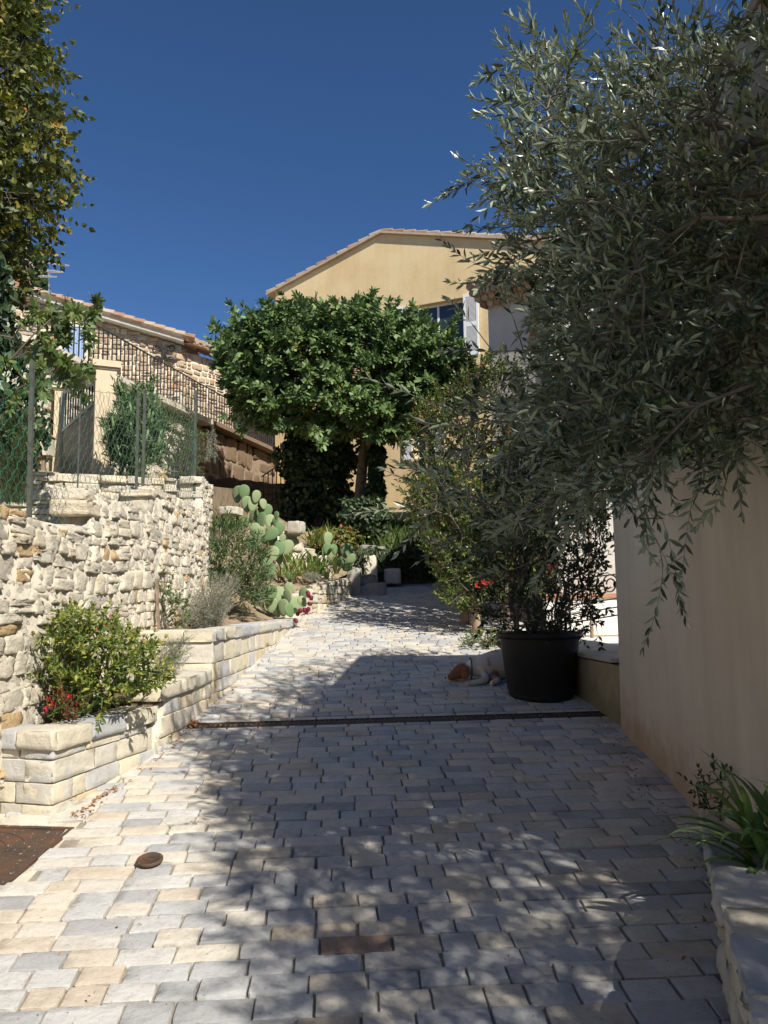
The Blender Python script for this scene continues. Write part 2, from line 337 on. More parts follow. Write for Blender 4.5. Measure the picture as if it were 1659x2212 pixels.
def masonry(name, poly, zb, zt, hc, lc, thick, tpls, mat, core, gap=.006, jit=.35, side=1, wav=.02, tintf=None, depthj=.02, topjit=0, parent=None, flat=False, core_inset=.03, smooth=None, label=None, cat=None):
    """courses of stones along plan polyline; outward normal is the right hand side of travel * side. zb,zt: functions of s"""
    L = plen(poly); items = []; z0 = min(zb(s) for s in np.linspace(0, L, 9)); z1 = max(zt(s) for s in np.linspace(0, L, 60))
    z = z0; ph = rng.uniform(0, 6, 3); CR = corners(poly)
    while z < z1:
        h = hc*rng.uniform(1-jit, 1+jit); s = -rng.uniform(0, lc)
        while s < L:
            l = lc*rng.uniform(1-jit*1.3, 1+jit*1.6)
            for cs_ in CR:
                if s < cs_-1e-6 and s+l > cs_-.07: l = cs_-s
            sm = s+l/2-1e-5
            if 0 <= sm <= L:
                w_ = wav*(math.sin(sm*1.3+ph[0]+z*2)+.6*math.sin(sm*3.1+ph[1]+z))
                top = zt(sm)+topjit*rng.uniform(-1, 1); zc = z+w_
                if zc > zb(sm)-h and zc+h*.45 < top:
                    hh = h
                    if zc+h > top or (top-(zc+h)) < h*.35: hh = top-zc
                    # sometimes split in two thin stones
                    parts = [(zc, hh)] if rng.random() > .22*(jit > .3) or hh < hc*.7 else [(zc, hh*.5), (zc+hh*.5, hh*.5)]
                    for zz, h2 in parts:
                        p, t = along(poly, sm); n = np.array([t[1], -t[0]])*side
                        dj = rng.uniform(-depthj, depthj); th = thick
                        c = np.array([p[0]-n[0]*(th/2-dj), p[1]-n[1]*(th/2-dj), zz+h2/2])
                        a = rng.normal(0, .03 if jit > .3 else .004); tx = np.array([t[0]*math.cos(a), t[1]*math.cos(a), math.sin(a)])
                        nn = np.array([n[0], n[1], 0]); zzv = np.cross(tx, nn)*side*-1
                        if zzv[2] < 0: zzv = -zzv
                        B = np.stack([tx, nn, zzv], 1)
                        if np.linalg.det(B) < 0: B[:, 0] *= -1
                        tt = tintf(sm, zz) if tintf else rng.uniform(0, 1)
                        items.append((c, ((l-gap)/2, th/2, (h2-gap)/2), B, tt))
            s += l
        z += h
    mb = MB(); stones(mb, tpls, items)
    n0 = len(mb.S)
    # core
    ns = max(2, int(L/.12)); V = []; Fc = []
    for i in range(ns+1):
        s_ = L*i/ns; p, t = along(poly, s_); n = np.array([t[1], -t[0]])*side
        a = p-n*core_inset; b_ = p-n*(thick+.02)
        za = zb(s_)-.05; zz = zt(min(max(s_, .001), L-.001))-hc*.25
        V += [(a[0], a[1], za), (a[0], a[1], zz), (b_[0], b_[1], zz), (b_[0], b_[1], za)]
    for i in range(ns):
        k = i*4; Fc += [(k, k+4, k+5, k+1), (k+1, k+5, k+6, k+2), (k+2, k+6, k+7, k+3)]
    Fc += [(0, 1, 2, 3), (ns*4+3, ns*4+2, ns*4+1, ns*4)]
    mb.add(V, Fc, .5)
    o = mb.build(name, [mat, core], parent, True)
    mi = np.zeros(len(o.data.polygons), np.int32); mi[n0:] = 1; o.data.polygons.foreach_set('material_index', mi)
    if label: tag(o, label, cat)
    return o

# ---------------------------------------------------------------- foliage
def tpl_oval(w=.42, fold=.12, bend=.12):
    V = [(0, 0, 0), (-w*.36, .22, fold*.6), (-w*.5, .5, fold), (-w*.3, .8, fold*.3-bend*.4), (0, 1, -bend), (w*.3, .8, fold*.3-bend*.4), (w*.5, .5, fold), (w*.36, .22, fold*.6), (0, .5, 0), (0, .25, 0), (0, .8, -bend*.4)]
    return np.array(V), [(0, 9, 1), (9, 8, 2, 1), (8, 10, 3, 2), (10, 4, 3), (0, 7, 9), (9, 7, 6, 8), (8, 6, 5, 10), (10, 5, 4)]
def tpl_lance(w=.2, bend=.1):
    V = [(0, 0, 0), (-w*.45, .3, .02), (-w*.5, .6, .02), (0, 1, -bend), (w*.5, .6, .02), (w*.45, .3, .02), (0, .3, -.02), (0, .6, -.03)]
    return np.array(V), [(0, 6, 1), (6, 7, 2, 1), (7, 3, 2), (0, 5, 6), (6, 5, 4, 7), (7, 4, 3)]
def tpl_lobed(droop=.25, n=5):
    pts = [(0, 0)]
    lobes = [(-75, .48), (-38, .78), (0, 1.0), (38, .78), (75, .48)]
    out = []
    for i, (a, r) in enumerate(lobes):
        for da, q in ((-13, .66), (-7, .95), (5, 1.0), (12, .7)):
            t = R(a+da); out.append((math.sin(t)*r*q*.85, math.cos(t)*r*q))
        if i < 4:
            t = R(a+18.5); out.append((math.sin(t)*.36, math.cos(t)*.42))
    V = [(0, 0, 0)]+[(x, y+.0, -droop*(x*x+y*y)+.06*math.sin(9*math.atan2(x, y+.01))) for x, y in out]
    V.append((0, .3, .03)); c = len(V)-1; m = len(out)
    return np.array(V), [(c, i+1, i) if i else (c, 1, 0) for i in range(m)]+[(c, 0, m)]
def tpl_tri():
    V = [(0, 0, 0), (-.35, .15, .05), (-.42, .45, .05), (0, 1, -.1), (.42, .45, .05), (.35, .15, .05)]
    return np.array(V, float), [(0, 3, 2, 1), (0, 5, 4, 3)]
T_OVAL = tpl_oval(); T_OLIVE = tpl_lance(.25, .08); T_NARROW = tpl_lance(.16, .15); T_FIG = tpl_lobed(); T_TRI = tpl_tri(); T_NEEDLE = (np.array([(-.07, 0, 0), (.07, 0, 0), (0, 1, 0.)]), [(0, 1, 2)])
def unit(a): return a/(np.linalg.norm(a, axis=-1, keepdims=True)+1e-9)
def rdir(k): return unit(rng.normal(size=(k, 3)))
def leafcloud(mb, tpl, pos, d, nrm, size, tint):
    V, Fc = tpl; d = unit(d); nrm = unit(nrm-d*(nrm*d).sum(1)[:, None]); b = np.cross(d, nrm)
    size = np.broadcast_to(size, (len(pos),))
    W = V[None]*size[:, None, None]
    W = W[..., 0:1]*b[:, None]+W[..., 1:2]*d[:, None]+W[..., 2:3]*nrm[:, None]+pos[:, None]
    mb.addn(W, Fc, tint)
def grow(root, targets, step=.25, tipr=.003, expo=.45, wander=.12, up=.15, trunk=None, rootr=None):
    """simple branching skeleton: each target hooks on to the nearest node; returns segs + tips"""
    P = [np.array(root, float)]; par = [-1]
    if trunk is not None:
        for q in trunk: P.append(np.array(q, float)); par.append(len(P)-2)
    arr = np.zeros((400000, 3)); n = len(P); arr[:n] = P; plen_ = np.zeros(400000)
    for i in range(1, n): plen_[i] = plen_[i-1]+np.linalg.norm(arr[i]-arr[i-1])
    T = np.asarray(targets); o = np.argsort(np.linalg.norm(T-np.asarray(trunk[-1] if trunk is not None else root), axis=1)*rng.uniform(.7, 1.2, len(T)))
    tips = []; dirs = []
    for ti in o:
        t = T[ti]; dd = np.linalg.norm(arr[:n]-t, axis=1)+.22*plen_[:n]+np.where(arr[:n, 2] > t[2]+.3, .3, 0)
        if n > 4 and trunk is not None: dd[:max(1, len(trunk)-2)] += 3
        j = int(np.argmin(dd)); a = arr[j]; L = np.linalg.norm(t-a); k = max(1, int(L/step))
        side = rng.normal(size=3)*L*wander; side[2] -= up*L
        prev = j
        for q in range(1, k+1):
            f = q/k; p = a+(t-a)*f+side*math.sin(math.pi*f)*(.6)
            arr[n] = p; par.append(prev); plen_[n] = plen_[prev]+L/k; prev = n; n += 1
        tips.append(t); dirs.append(arr[prev]-arr[par[prev]])
    cnt = np.zeros(n)
    has = np.zeros(n, bool)
    for i in range(n):
        if par[i] >= 0: has[par[i]] = True
    cnt[~has] = 1
    for i in range(n-1, 0, -1): cnt[par[i]] += cnt[i]
    r = tipr*np.maximum(cnt, 1)**expo
    if rootr: r = np.minimum(r, rootr)
    i = np.arange(1, n); pi = np.array(par)[1:]
    return arr[pi], arr[i], np.minimum(r[pi], r[i]*1.35), r[i], np.array(tips), unit(np.array(dirs))
def twigs(tips, dirs, length, pairs, ang=45, back=0.0, curl=.25, ls=(.8, 1.1)):
    """leaf positions/dirs/normals along twigs that start at tips"""
    k = len(tips); a = unit(np.cross(dirs, rdir(k))); g = rdir(k)*curl; g[:, 2] += .1*curl
    Ls = length*rng.uniform(.6, 1.25, k); Ps, Ds, Ns, S = [], [], [], []; P0, P1 = [], []
    prev = tips-dirs*back*Ls[:, None]; rot0 = rng.uniform(0, 6, k)
    for j in range(pairs):
        f = (j+1)/pairs; cur = tips+(dirs*(f-back)+g*f*f)*Ls[:, None]
        td = unit(dirs+2*g*f); P0.append(prev); P1.append(cur); prev = cur
        an = ang*(1-.45*f)
        b = unit(np.cross(td, a)); aa = np.cross(b, td)
        th = rot0+j*1.57*.9
        s_ = np.cos(th)[:, None]*aa+np.sin(th)[:, None]*b
        for sg in (-1, 1):
            jitter = rng.normal(0, .16, (k, 3))
            d = unit(td*math.cos(R(an))+sg*s_*math.sin(R(an))+jitter)
            Ps.append(cur); Ds.append(d); Ns.append(unit(td-d*(td*d).sum(1)[:, None]*.98+rng.normal(0, .3, (k, 3)))); S.append(rng.uniform(*ls, k)*(1-.35*f*f))
    # terminal leaf
    Ps.append(prev); Ds.append(unit(dirs+2*g)); Ns.append(rdir(k)); S.append(rng.uniform(.6, .9, k))
    return map(np.concatenate, (Ps, Ds, Ns, S, P0, P1))
def in_ellipsoid(k, c, r, shell=0.0):
    d = rdir(k); q = rng.uniform(shell**3, 1, k)**(1/3); return np.array(c)+d*q[:, None]*np.array(r)
def straps(mb, c, n, length, width, spread=.5, droop=.9, seg=7, zero=.03, lean=(0, 0)):
    for i in range(n):
        az = rng.uniform(0, 2*np.pi); L = length*rng.uniform(.6, 1.15); el = R(rng.uniform(90-70*spread, 88)); dr = droop*rng.uniform(.5, 1.4)
        h = np.array([math.cos(az), math.sin(az), 0]); h[:2] += lean; p = np.array(c, float)+h*zero*rng.uniform(0, 1); p[2] = c[2]
        wd = np.cross(h, (0, 0, 1)); wd /= np.linalg.norm(wd); V = []; tw = rng.normal(0, .25)
        for j in range(seg+1):
            f = j/seg; wj = width*(.55+.9*f*(1-f)*1.6)*(1-f**3)*rng.uniform(.95, 1.05)
            n_ = np.array([0, 0, 1.]); side = wd+n_*tw*f
            V += [p-side*wj/2, p+np.array([0, 0, -.12*wj]), p+side*wj/2]
            d = h*math.cos(el)+np.array([0, 0, math.sin(el)]); p = p+d*L/seg; el -= dr*(.3+1.4*f)*1.6/seg
        Fc = []
        for j in range(seg):
            k = j*3; Fc += [(k, k+1, k+4, k+3), (k+1, k+2, k+5, k+4)]
        mb.add(V, Fc, rng.uniform(0, 1))
def foliage_obj(name, tpl, mat, parent, tips, dirs, length, pairs, size, ang=45, curl=.25, tintf=None, twigmat=None, twigr=.0015, back=.0, both=True):
    P, D, Nn, S, p0, p1 = twigs(tips, dirs, length, pairs, ang, back, curl)
    Nn[:, 2] = Nn[:, 2]*1.0+.55
    mb = MB(); ti = rng.uniform(0, 1, len(P)) if tintf is None else tintf(P)
    leafcloud(mb, tpl, P, D, Nn, size*S, ti); o = mb.build(name, mat, parent)
    return o, p0, p1

# ================================================================ SETTING: ground, paving, terraces
XL = [(-3, -2.6), (4.02, -2.6), (4.06, -1.72), (5.03, -1.54), (5.74, -1.50), (10.48, -1.24), (14.1, -.60), (16.6, -.2)]
XR = [(-3, 1.15), (2.5, 1.15), (3.4, 1.5), (5.7, 1.68), (9, 1.75), (12, 1.9), (16.6, 2.6)]
def itp(tab, y): return float(np.interp(y, [a for a, b in tab], [b for a, b in tab]))
def grid(name, xs, ys, hf, mat, kind='structure'):
    V = [(x, y, hf(x, y)) for y in ys for x in xs]; nx = len(xs)
    Fc = [(j*nx+i, j*nx+i+1, (j+1)*nx+i+1, (j+1)*nx+i) for j in range(len(ys)-1) for i in range(nx-1)]
    mb = MB(); mb.add(V, Fc)
    if name != 'ground':                      # solid sides down into the hill
        ny_ = len(ys); ring = [i for i in range(nx)]+[j*nx+nx-1 for j in range(1, ny_)]+[(ny_-1)*nx+i for i in range(nx-2, -1, -1)]+[j*nx for j in range(ny_-2, 0, -1)]
        R_ = [V[i] for i in ring]; m = len(R_); dp_ = 1.6 if 'bed' not in name else .2
        mb.add(R_+[(x, y, z-dp_) for x, y, z in R_], [(i, m+i, m+(i+1) % m, (i+1) % m) for i in range(m)])
    o = mb.build(name, mat, None, True); o['kind'] = kind; return o
xs = [-500, -200, -80, -40, -20, -10, -5, 0, 5, 10, 20, 40, 80, 200, 500]; ys = [-500, -200, -80, -40, -20, -10, -5, 0, 4, 8, 12, 17.2, 25, 50, 100, 200, 500]
grid('ground', xs, ys, lambda x, y: SLOPE*max(-40, min(y, 17.2))-.05, MAT['dry'])
# sand bed that the setts are laid in
ysj = np.arange(-3, 16.7, .35)
mb = MB(); V = []; 
for y in ysj: V += [(itp(XL, y)-.1, y, gz(y)-.008), (itp(XR, y)+.15, y, gz(y)-.008)]
mb.add(V, [(2*i, 2*i+1, 2*i+3, 2*i+2) for i in range(len(ysj)-1)]); struct(mb.build('paving_bed', MAT['joint']))
# stone setts
sl = math.atan(SLOPE); DR0, DR1 = np.array([-1.50, 5.74]), np.array([1.66, 5.95])
def drain_y(x): return DR0[1]+(x-DR0[0])/(DR1[0]-DR0[0])*(DR1[1]-DR0[1])
items = []; y0 = 1.2; rowh = .109
KEYC = np.array([-1.03, 3.59]); REDP = G(803, 2040)
while y0 < 16.5:
    h = rowh*rng.uniform(.93, 1.07) if y0 < 9 else rowh
    x = itp(XL, y0)-.1-rng.uniform(0, .2); xe = itp(XR, y0)+.1; ph = rng.uniform(0, 6)
    while x < xe:
        l = rng.choice([.125, .16, .19, .22, .26], p=[.15, .25, .25, .2, .15])*rng.uniform(.93, 1.07); gp = rng.uniform(.003, .015)
        xm = x+l/2; yc = y0+.062*xm+.008*math.sin(xm*2.1+y0*.7)
        ok = not (abs(yc-drain_y(xm)) < .145)
        if xm < -1.50 and 3.40 < yc < 4.05: ok = False
        if np.hypot(xm-KEYC[0], yc-KEYC[1]) < .0: ok = False
        if ok:
            a = .062+rng.normal(0, .012); z = gz(yc)+rng.normal(0, .0022)-.03
            tx = np.array([math.cos(a), math.sin(a), SLOPE*math.sin(a)]); tx /= np.linalg.norm(tx)
            nz = np.array([rng.normal(0, .007), -math.sin(sl)+rng.normal(0, .007), math.cos(sl)]); nz /= np.linalg.norm(nz)
            ty = np.cross(nz, tx); ty /= np.linalg.norm(ty); tx = np.cross(ty, nz)
            tt = rng.uniform(0, .94)
            if abs(xm-REDP[0]) < l/2 and abs(yc-REDP[1]) < h/2: tt = 1.0
            items.append((np.array([xm, yc, z]), ((l-gp)/2, (h-rng.uniform(.0, .003))/2, .034), np.stack([tx, ty, nz], 1), tt))
        x += l
    y0 += h
mb = MB(); stones(mb, PAV, items); struct(mb.build('paving', MAT['paver'], None, True))

def prismobj(name, poly, z0, z1, mat): mb = MB(); mb.prism(poly, z0, z1); return mb.build(name, mat)
# planting-bed soil and terraces behind the walls
for nm, poly, z in (('bed_soil', [(-1.98, 3.6), (-1.98, 5.25), (-1.60, 5.25), (-1.75, 4.22), (-2.1, 4.35), (-2.6, 4.5), (-2.6, 3.6)], .83),):
    pass
def bed(name, poly, hf, mat):
    xs_ = np.linspace(min(p[0] for p in poly), max(p[0] for p in poly), 14); ys_ = np.linspace(min(p[1] for p in poly), max(p[1] for p in poly), 24)
    return grid(name, xs_, ys_, hf, mat)
mb = MB(); V = []
for y in np.linspace(4.24, 5.24, 12):
    xe = -1.68+.235*(y-4.12)-.06
    for x in np.linspace(-2.7, xe, 14): V.append((x, y, .86+.02*math.sin(x*20)*math.sin(y*14)))
mb.add(V, [(j*14+i, j*14+i+1, (j+1)*14+i+1, (j+1)*14+i) for j in range(11) for i in range(13)]); struct(mb.build('bed_soil', MAT['soil'], None, True))
struct(grid('bed_soil', np.linspace(-2.1, -1.47, 8), np.linspace(5.12, 6.4, 12), lambda x, y: .95+.015*math.sin(x*20)*math.sin(y*14), MAT['soil']))
def bank(x, y):
    e = itp(XL, y); base = float(np.interp(y, [6.3, 9, 11.2, 12.2, 14.3, 16], [1.27, 1.32, 1.36, 1.72, 2.0, 2.3]))
    d = max(0, (e-.18)-x); k = float(np.interp(y, [6.3, 9.2, 10, 14, 20], [0.02, .05, .42, .55, .6])); h = base+d*k+.03*math.sin(x*9)*math.sin(y*7)
    return min(h, 3.6)
struct(grid('planting_bank', np.linspace(-2.02, -1.36, 10), np.linspace(6.42, 9.6, 26), bank, MAT['dry']))
V = []; ysb = np.linspace(9.5, 16.1, 30); nx = 22
for y in ysb:
    e = itp(XL, y)-.18
    for i in range(nx): x = e-(e+6.5)*(i/(nx-1))**1.3; V.append((x, y, bank(x, y)))
mb = MB(); mb.add(V, [(j*nx+i+1, j*nx+i, (j+1)*nx+i, (j+1)*nx+i+1) for j in range(len(ysb)-1) for i in range(nx-1)]); struct(mb.build('planting_bank', MAT['dry'], None, True))
struct(grid('upper_bank', np.linspace(-6.5, 5, 30), np.linspace(16.0, 24.5, 20), lambda x, y: max(2.72+min(y-16, 2.5)*.32, bank(min(x, -.9), 16.0) if x < -.9 else 0)+.03*math.sin(x*7)*math.sin(y*5), MAT['dry']))
struct(prismobj('terrace_soil', [(-2.25, 2.2), (-2.25, 9.3), (-8, 9.3), (-8, 2.2)], .2, 1.98, MAT['dry']))
def upt(x, y): return float(np.interp(y, [8.4, 11, 13.5, 15], [2.88, 3.2, 3.5, 3.7]))
V = []; struct(grid('upper_terrace', np.linspace(-9, -2.6, 12), np.linspace(8.75, 15.4, 12), upt, MAT['dry']))
struct(prismobj('side_terrace', [(1.85, 5.95), (1.85, 9.9), (9, 9.9), (9, 5.95)], .6, 1.10, MAT['whitewall']))

# ================================================================ LEFT: stepped planter walls of cut limestone
PW = [([(-2.7, 4.40), (-1.68, 4.12), (-1.45, 5.10)], .91, 'low cut limestone planter wall, nearest and lowest step beside the rusty cover', 1.0),
      ([(-1.44, 5.10), (-1.40, 5.74), (-1.375, 6.32)], 1.03, 'low cut limestone planter wall, second step rising beside the drain grate', 1.0),
      ([(-1.98, 6.34), (-1.36, 6.36), (-1.24, 9.0), (-1.14, 10.95)], 1.335, 'long cut limestone planter wall, step with lavender and oleander behind it', 1.0)]
for poly, zt, lab, _ in PW:
    sid = 1
    o = masonry('planter_wall', poly, lambda s, P=poly: gz(along(P, s)[0][1])-.05, lambda s, z=zt: z-.085, .125, .27, .17, CUT, MAT['cut'], MAT['mortar'], gap=.007, jit=.25, wav=0.004, depthj=.006, core_inset=.014, side=sid, tintf=lambda s, z: rng.uniform(.05, .97))
    mb = MB(); L = plen(poly); s = 0; its = []
    while s < L-.03:
        l = min(rng.uniform(.28, .45), L-s)
        for cs_ in corners(poly):
            if s < cs_-1e-6 and s+l > cs_-.1: l = cs_-s
        if L-s-l < .12: l = L-s
        p, t = along(poly, s+l/2-1e-5); n = np.array([t[1], -t[0]])
        c = np.array([p[0]-n[0]*.095, p[1]-n[1]*.095, zt-.04+rng.normal(0, .002)])
        B = np.stack([[t[0], t[1], 0], [-n[0], -n[1], 0], [0, 0, 1]], 1)
        if np.linalg.det(B) < 0: B[:, 1] *= -1
        its.append((c, ((l-.006)/2, .115, .047), B, rng.uniform(0, .8))); s += l
    stones(mb, CUT, its); cap = mb.build('coping', MAT['cut'], o, True)
    tag(o, lab, 'planter wall')
P4 = [(-1.16, 10.9), (-1.02, 11.6), (-.72, 13.1), (-.55, 13.7)]
zt4 = lambda s: float(np.interp(s, [0, .8, 2.2, 3.0], [1.60, 1.76, 1.92, 1.96]))
o = masonry('planter_wall', P4, lambda s: gz(along(P4, s)[0][1])-.08, zt4, .13, .2, .25, RUB, MAT['cut'], MAT['mortar'], gap=.006, jit=.35, wav=.01, depthj=.012, tintf=lambda s, z: rng.uniform(.2, .95))
tag(o, 'rounded limestone retaining wall at the top bend, yellow iris leaves above it', 'retaining wall')
# stone steps at the end of that wall
t_ = thing('stone_steps', 'pale stone steps in the corner at the top of the paved lane', 'steps', (-.2, 14.3, 1.7))
for i, (x0, x1, ya, yb, z0, z1) in enumerate([(-.62, .02, 13.75, 14.5, 1.5, 1.86), (-.62, -.15, 14.0, 14.9, 1.5, 2.02), (-.66, -.40, 13.72, 14.2, 1.5, 2.13)]):
    mb = MB(); stones(mb, RUB, [(np.array([(x0+x1)/2, (ya+yb)/2, (z0+z1)/2]), ((x1-x0)/2, (yb-ya)/2, (z1-z0)/2), np.eye(3), .55)]); mb.build('step', MAT['greyrock'], t_, True)

# rubble retaining walls
RP = [(-1.99, 2.6), (-1.95, 5.3), (-1.95, 6.58), (-1.99, 8.7), (-2.05, 9.45)]
def rtop(s):
    y = along(RP, s)[0][1]; return 2.06 if y < 5.3 else 2.32 if y < 6.58 else 2.56 if y < 8.66 else 2.95
def rt(s, z):
    r = rng.random()
    if r < .06: return rng.uniform(.92, 1)
    return rng.uniform(0, .8)
o = masonry('rubble_wall', RP, lambda s: gz(along(RP, s)[0][1])+.15, rtop, .105, .165, .26, RUB, MAT['rubble'], MAT['mortar'], gap=-.004, jit=.45, wav=.03, depthj=.014, tintf=rt, core_inset=.013, topjit=.01)
tag(o, 'tall pale rubble stone retaining wall behind the planters, stepped top under the wire fence', 'stone wall')
WP = [(-5.2, 7.6), (-3.4, 8.2), (-2.15, 8.75)]
o = masonry('rubble_wall', WP, lambda s: 1.9, lambda s: 2.93, .10, .24, .3, RUB, MAT['rubble'], MAT['mortar'], gap=.004, jit=.42, wav=.02, depthj=.03, tintf=rt, core_inset=.05)
tag(o, 'upper pale rubble wall seen through the wire fence, below the gate pillars', 'stone wall')
# big terrace wall under the railing
TA = [PZ(20, 725, 6.0), PZ(72, 740, 6.0), PZ(250, 819, 6.0), PZ(424, 901, 6.0), PZ(440, 909, 6.0)]
TB = [PZ(440, 909, 6.0), PZ(495, 934, 6.0), PZ(542, 954, 6.0), PZ(600, 980, 6.0)]
TAp = [(p[0], p[1]) for p in TA]; TBp = [(p[0], p[1]) for p in TB]
o = masonry('terrace_wall', TAp, lambda s: 3.0, lambda s: 5.86, .26, .36, .4, RUB, MAT['rubble'], MAT['mortar'], gap=.0, jit=.4, wav=.04, depthj=.05, tintf=rt, core_inset=.06)
tag(o, 'high cream rubble terrace wall behind the gate, iron railing along its top', 'terrace wall')
mb = MB()
for a, b in zip(TA[:-1], TA[1:]): mb.bar(a-np.array([0, 0, .07]), b-np.array([0, 0, .07]), .5, .12)
mb.build('coping', MAT['copstone'], o)
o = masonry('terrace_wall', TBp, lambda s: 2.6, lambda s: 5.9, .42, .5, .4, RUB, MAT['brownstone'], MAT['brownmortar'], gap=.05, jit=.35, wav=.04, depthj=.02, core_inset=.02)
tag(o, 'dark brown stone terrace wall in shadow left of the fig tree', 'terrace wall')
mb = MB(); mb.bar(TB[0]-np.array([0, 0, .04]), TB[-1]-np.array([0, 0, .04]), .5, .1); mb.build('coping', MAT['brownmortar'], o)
# terrace top behind the wall
mb = MB(); nb = [(p[0]-.2, p[1]+.1) for p in TA+TB]; mb.prism(nb+[(nb[-1][0]-1, 27.5), (nb[0][0]-9, 27.5), (nb[0][0]-9, nb[0][1]-1)], 5.0, 5.93); struct(mb.build('terrace_paving', MAT['copstone']))
BW = [tuple(PY(430, 1100, 19.6)[:2]), tuple(PY(600, 1100, 19.2)[:2]), tuple(PY(775, 1100, 18.9)[:2])]
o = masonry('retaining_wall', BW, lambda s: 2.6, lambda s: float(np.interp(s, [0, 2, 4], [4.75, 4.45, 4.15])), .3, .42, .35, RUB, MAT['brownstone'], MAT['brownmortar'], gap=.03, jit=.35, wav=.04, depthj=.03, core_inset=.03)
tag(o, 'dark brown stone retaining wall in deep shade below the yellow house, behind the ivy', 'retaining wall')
# rock face pieces on the bank
def rock(p, h, tint, label, parentname='rock'):
    mb = MB(); a = rng.uniform(-.4, .4); c_, s_ = math.cos(a), math.sin(a)
    stones(mb, RUB, [(np.array(p), h, np.array([[c_, -s_, 0], [s_, c_, 0], [0, 0, 1.]]), tint)]); return tag(mb.build('rock', MAT['rubble'], None, True), label, 'rock')
WQ = [tuple(PY(596, 1150, 12.6)[:2]), tuple(PY(650, 1165, 12.9)[:2]), tuple(PY(720, 1190, 13.6)[:2])]
o = masonry('rubble_wall', WQ, lambda s: 1.7, lambda s: float(np.interp(s, [0, .45, .5, 1.3], [2.78, 2.66, 2.5, 2.25])), .14, .24, .3, RUB, MAT['rubble'], MAT['mortar'], gap=.004, jit=.4, wav=.03, depthj=.03, tintf=lambda s, z: rng.uniform(0, .5))
tag(o, 'short grey broken rubble wall between the big cactus and the ivy', 'stone wall')
FW = [(-.62, 14.95), (.1, 15.6), (1.1, 15.9), (3.2, 15.75)]
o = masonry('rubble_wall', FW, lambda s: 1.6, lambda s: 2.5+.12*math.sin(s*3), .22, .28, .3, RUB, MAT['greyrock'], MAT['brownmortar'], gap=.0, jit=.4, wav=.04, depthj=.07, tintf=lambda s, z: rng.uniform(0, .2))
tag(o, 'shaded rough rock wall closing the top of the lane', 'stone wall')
rock(PY(848, 1245, 15.2), (.15, .14, .14), .1, 'pale rounded boulder at the foot of the shaded wall at the top of the lane')
rock(PY(800, 1235, 15.0), (.12, .15, .3), .3, 'grey upright rock beside the steps at the top of the lane')
rock(PY(500, 1105, 9.9), (.12, .12, .05), .2, 'flat pale rock capping the slope between rubble wall and big cactus')
rock(PY(640, 1140, 12.7), (.11, .11, .10), .0, 'squared grey block on top of the broken rubble wall')

# ================================================================ RIGHT: rendered building, low wall, near planter
def bx(y): return 1.53+.052*(y-4.12)
bl = thing('rendered_house', 'beige rendered house wall on the right under the olive branches, stained at its foot', 'house', (1.6, 4.5, .5))
mb = MB(); yn, yf = 2.80, 5.68; zn, zf = 3.80, 3.72
V = [(bx(yn), yn, .1), (bx(yf), yf, .3), (7, yf+.1, .3), (7, yn, .1), (bx(yn), yn, zn), (bx(yf), yf, zf), (7, yf+.1, zf), (7, yn, zn)]
# subdivide the face towards the lane and ease the far corner
ny, nz_ = 26, 34; W = []
for j in range(nz_+1):
    for i in range(ny+1):
        f = i/ny; y = yn+(yf-yn)*f; top = zn+(zf-zn)*f; z = .1+(top-.1)*j/nz_
        W.append((bx(y)-.014*max(0, 1-z/1.6)*math.sin(y*5)+.006*math.sin(y*3.1+z*2)+(.03 if i == ny else 0), y, z))
mb.add(W, [(j*(ny+1)+i, (j+1)*(ny+1)+i, (j+1)*(ny+1)+i+1, j*(ny+1)+i+1) for j in range(nz_) for i in range(ny)])
xf = bx(yf)+.03
mb.add([(xf, yf, .1), (7, yf, .1), (7, yf, zf), (xf, yf, zf), (bx(yn), yn, .1), (7, yn, .1), (7, yn, zn), (bx(yn), yn, zn)], [(0, 3, 2, 1), (4, 5, 6, 7), (5, 1, 2, 6)])
mb.build('wall', MAT['beige'], bl, True)
mb = MB(); mb.add([(bx(yn)-.02, yn-.05, zn+.0), (bx(yf)-.02, yf+.08, zf+.03), (7.1, yf+.08, zf+.03), (7.1, yn-.1, zn+.04), (bx(yn)-.02, yn-.05, zn+.05), (bx(yf)-.02, yf+.08, zf+.08), (7.1, yf+.08, zf+.09), (7.1, yn-.1, zn+.1)], [(0, 1, 2, 3), (4, 7, 6, 5), (0, 4, 5, 1), (1, 5, 6, 2), (2, 6, 7, 3), (3, 7, 4, 0)])
mb.build('roof', MAT['tile'], bl)
# low wall behind the pot
mb = MB(); n = 14
ya, yb = 5.6, 9.6
for i in range(n):
    y_, y2 = ya+(yb-ya)*i/n, ya+(yb-ya)*(i+1)/n; x_, x2 = 1.622-.11*(y_-5.6), 1.622-.11*(y2-5.6)
    mb.add([(x_, y_, .4), (x2, y2, .6), (x2, y2, 1.085), (x_, y_, 1.085), (x_+.35, y_, 1.105), (x2+.35, y2, 1.105), (x_+.35, y_, .4), (x2+.35, y2, .6)], [(0, 3, 2, 1), (3, 4, 5, 2), (4, 6, 7, 5)])
o = mb.build('low_wall', MAT['lowwall']); tag(o, 'low mossy rendered wall between the plant pot and the beige house', 'low wall')
mb = MB(); mb.prism([(1.59, 5.70), (1.17, 9.5), (2.1, 9.5), (2.1, 5.70)], 1.10, 1.13); mb.build('coping', MAT['concrete'], o)
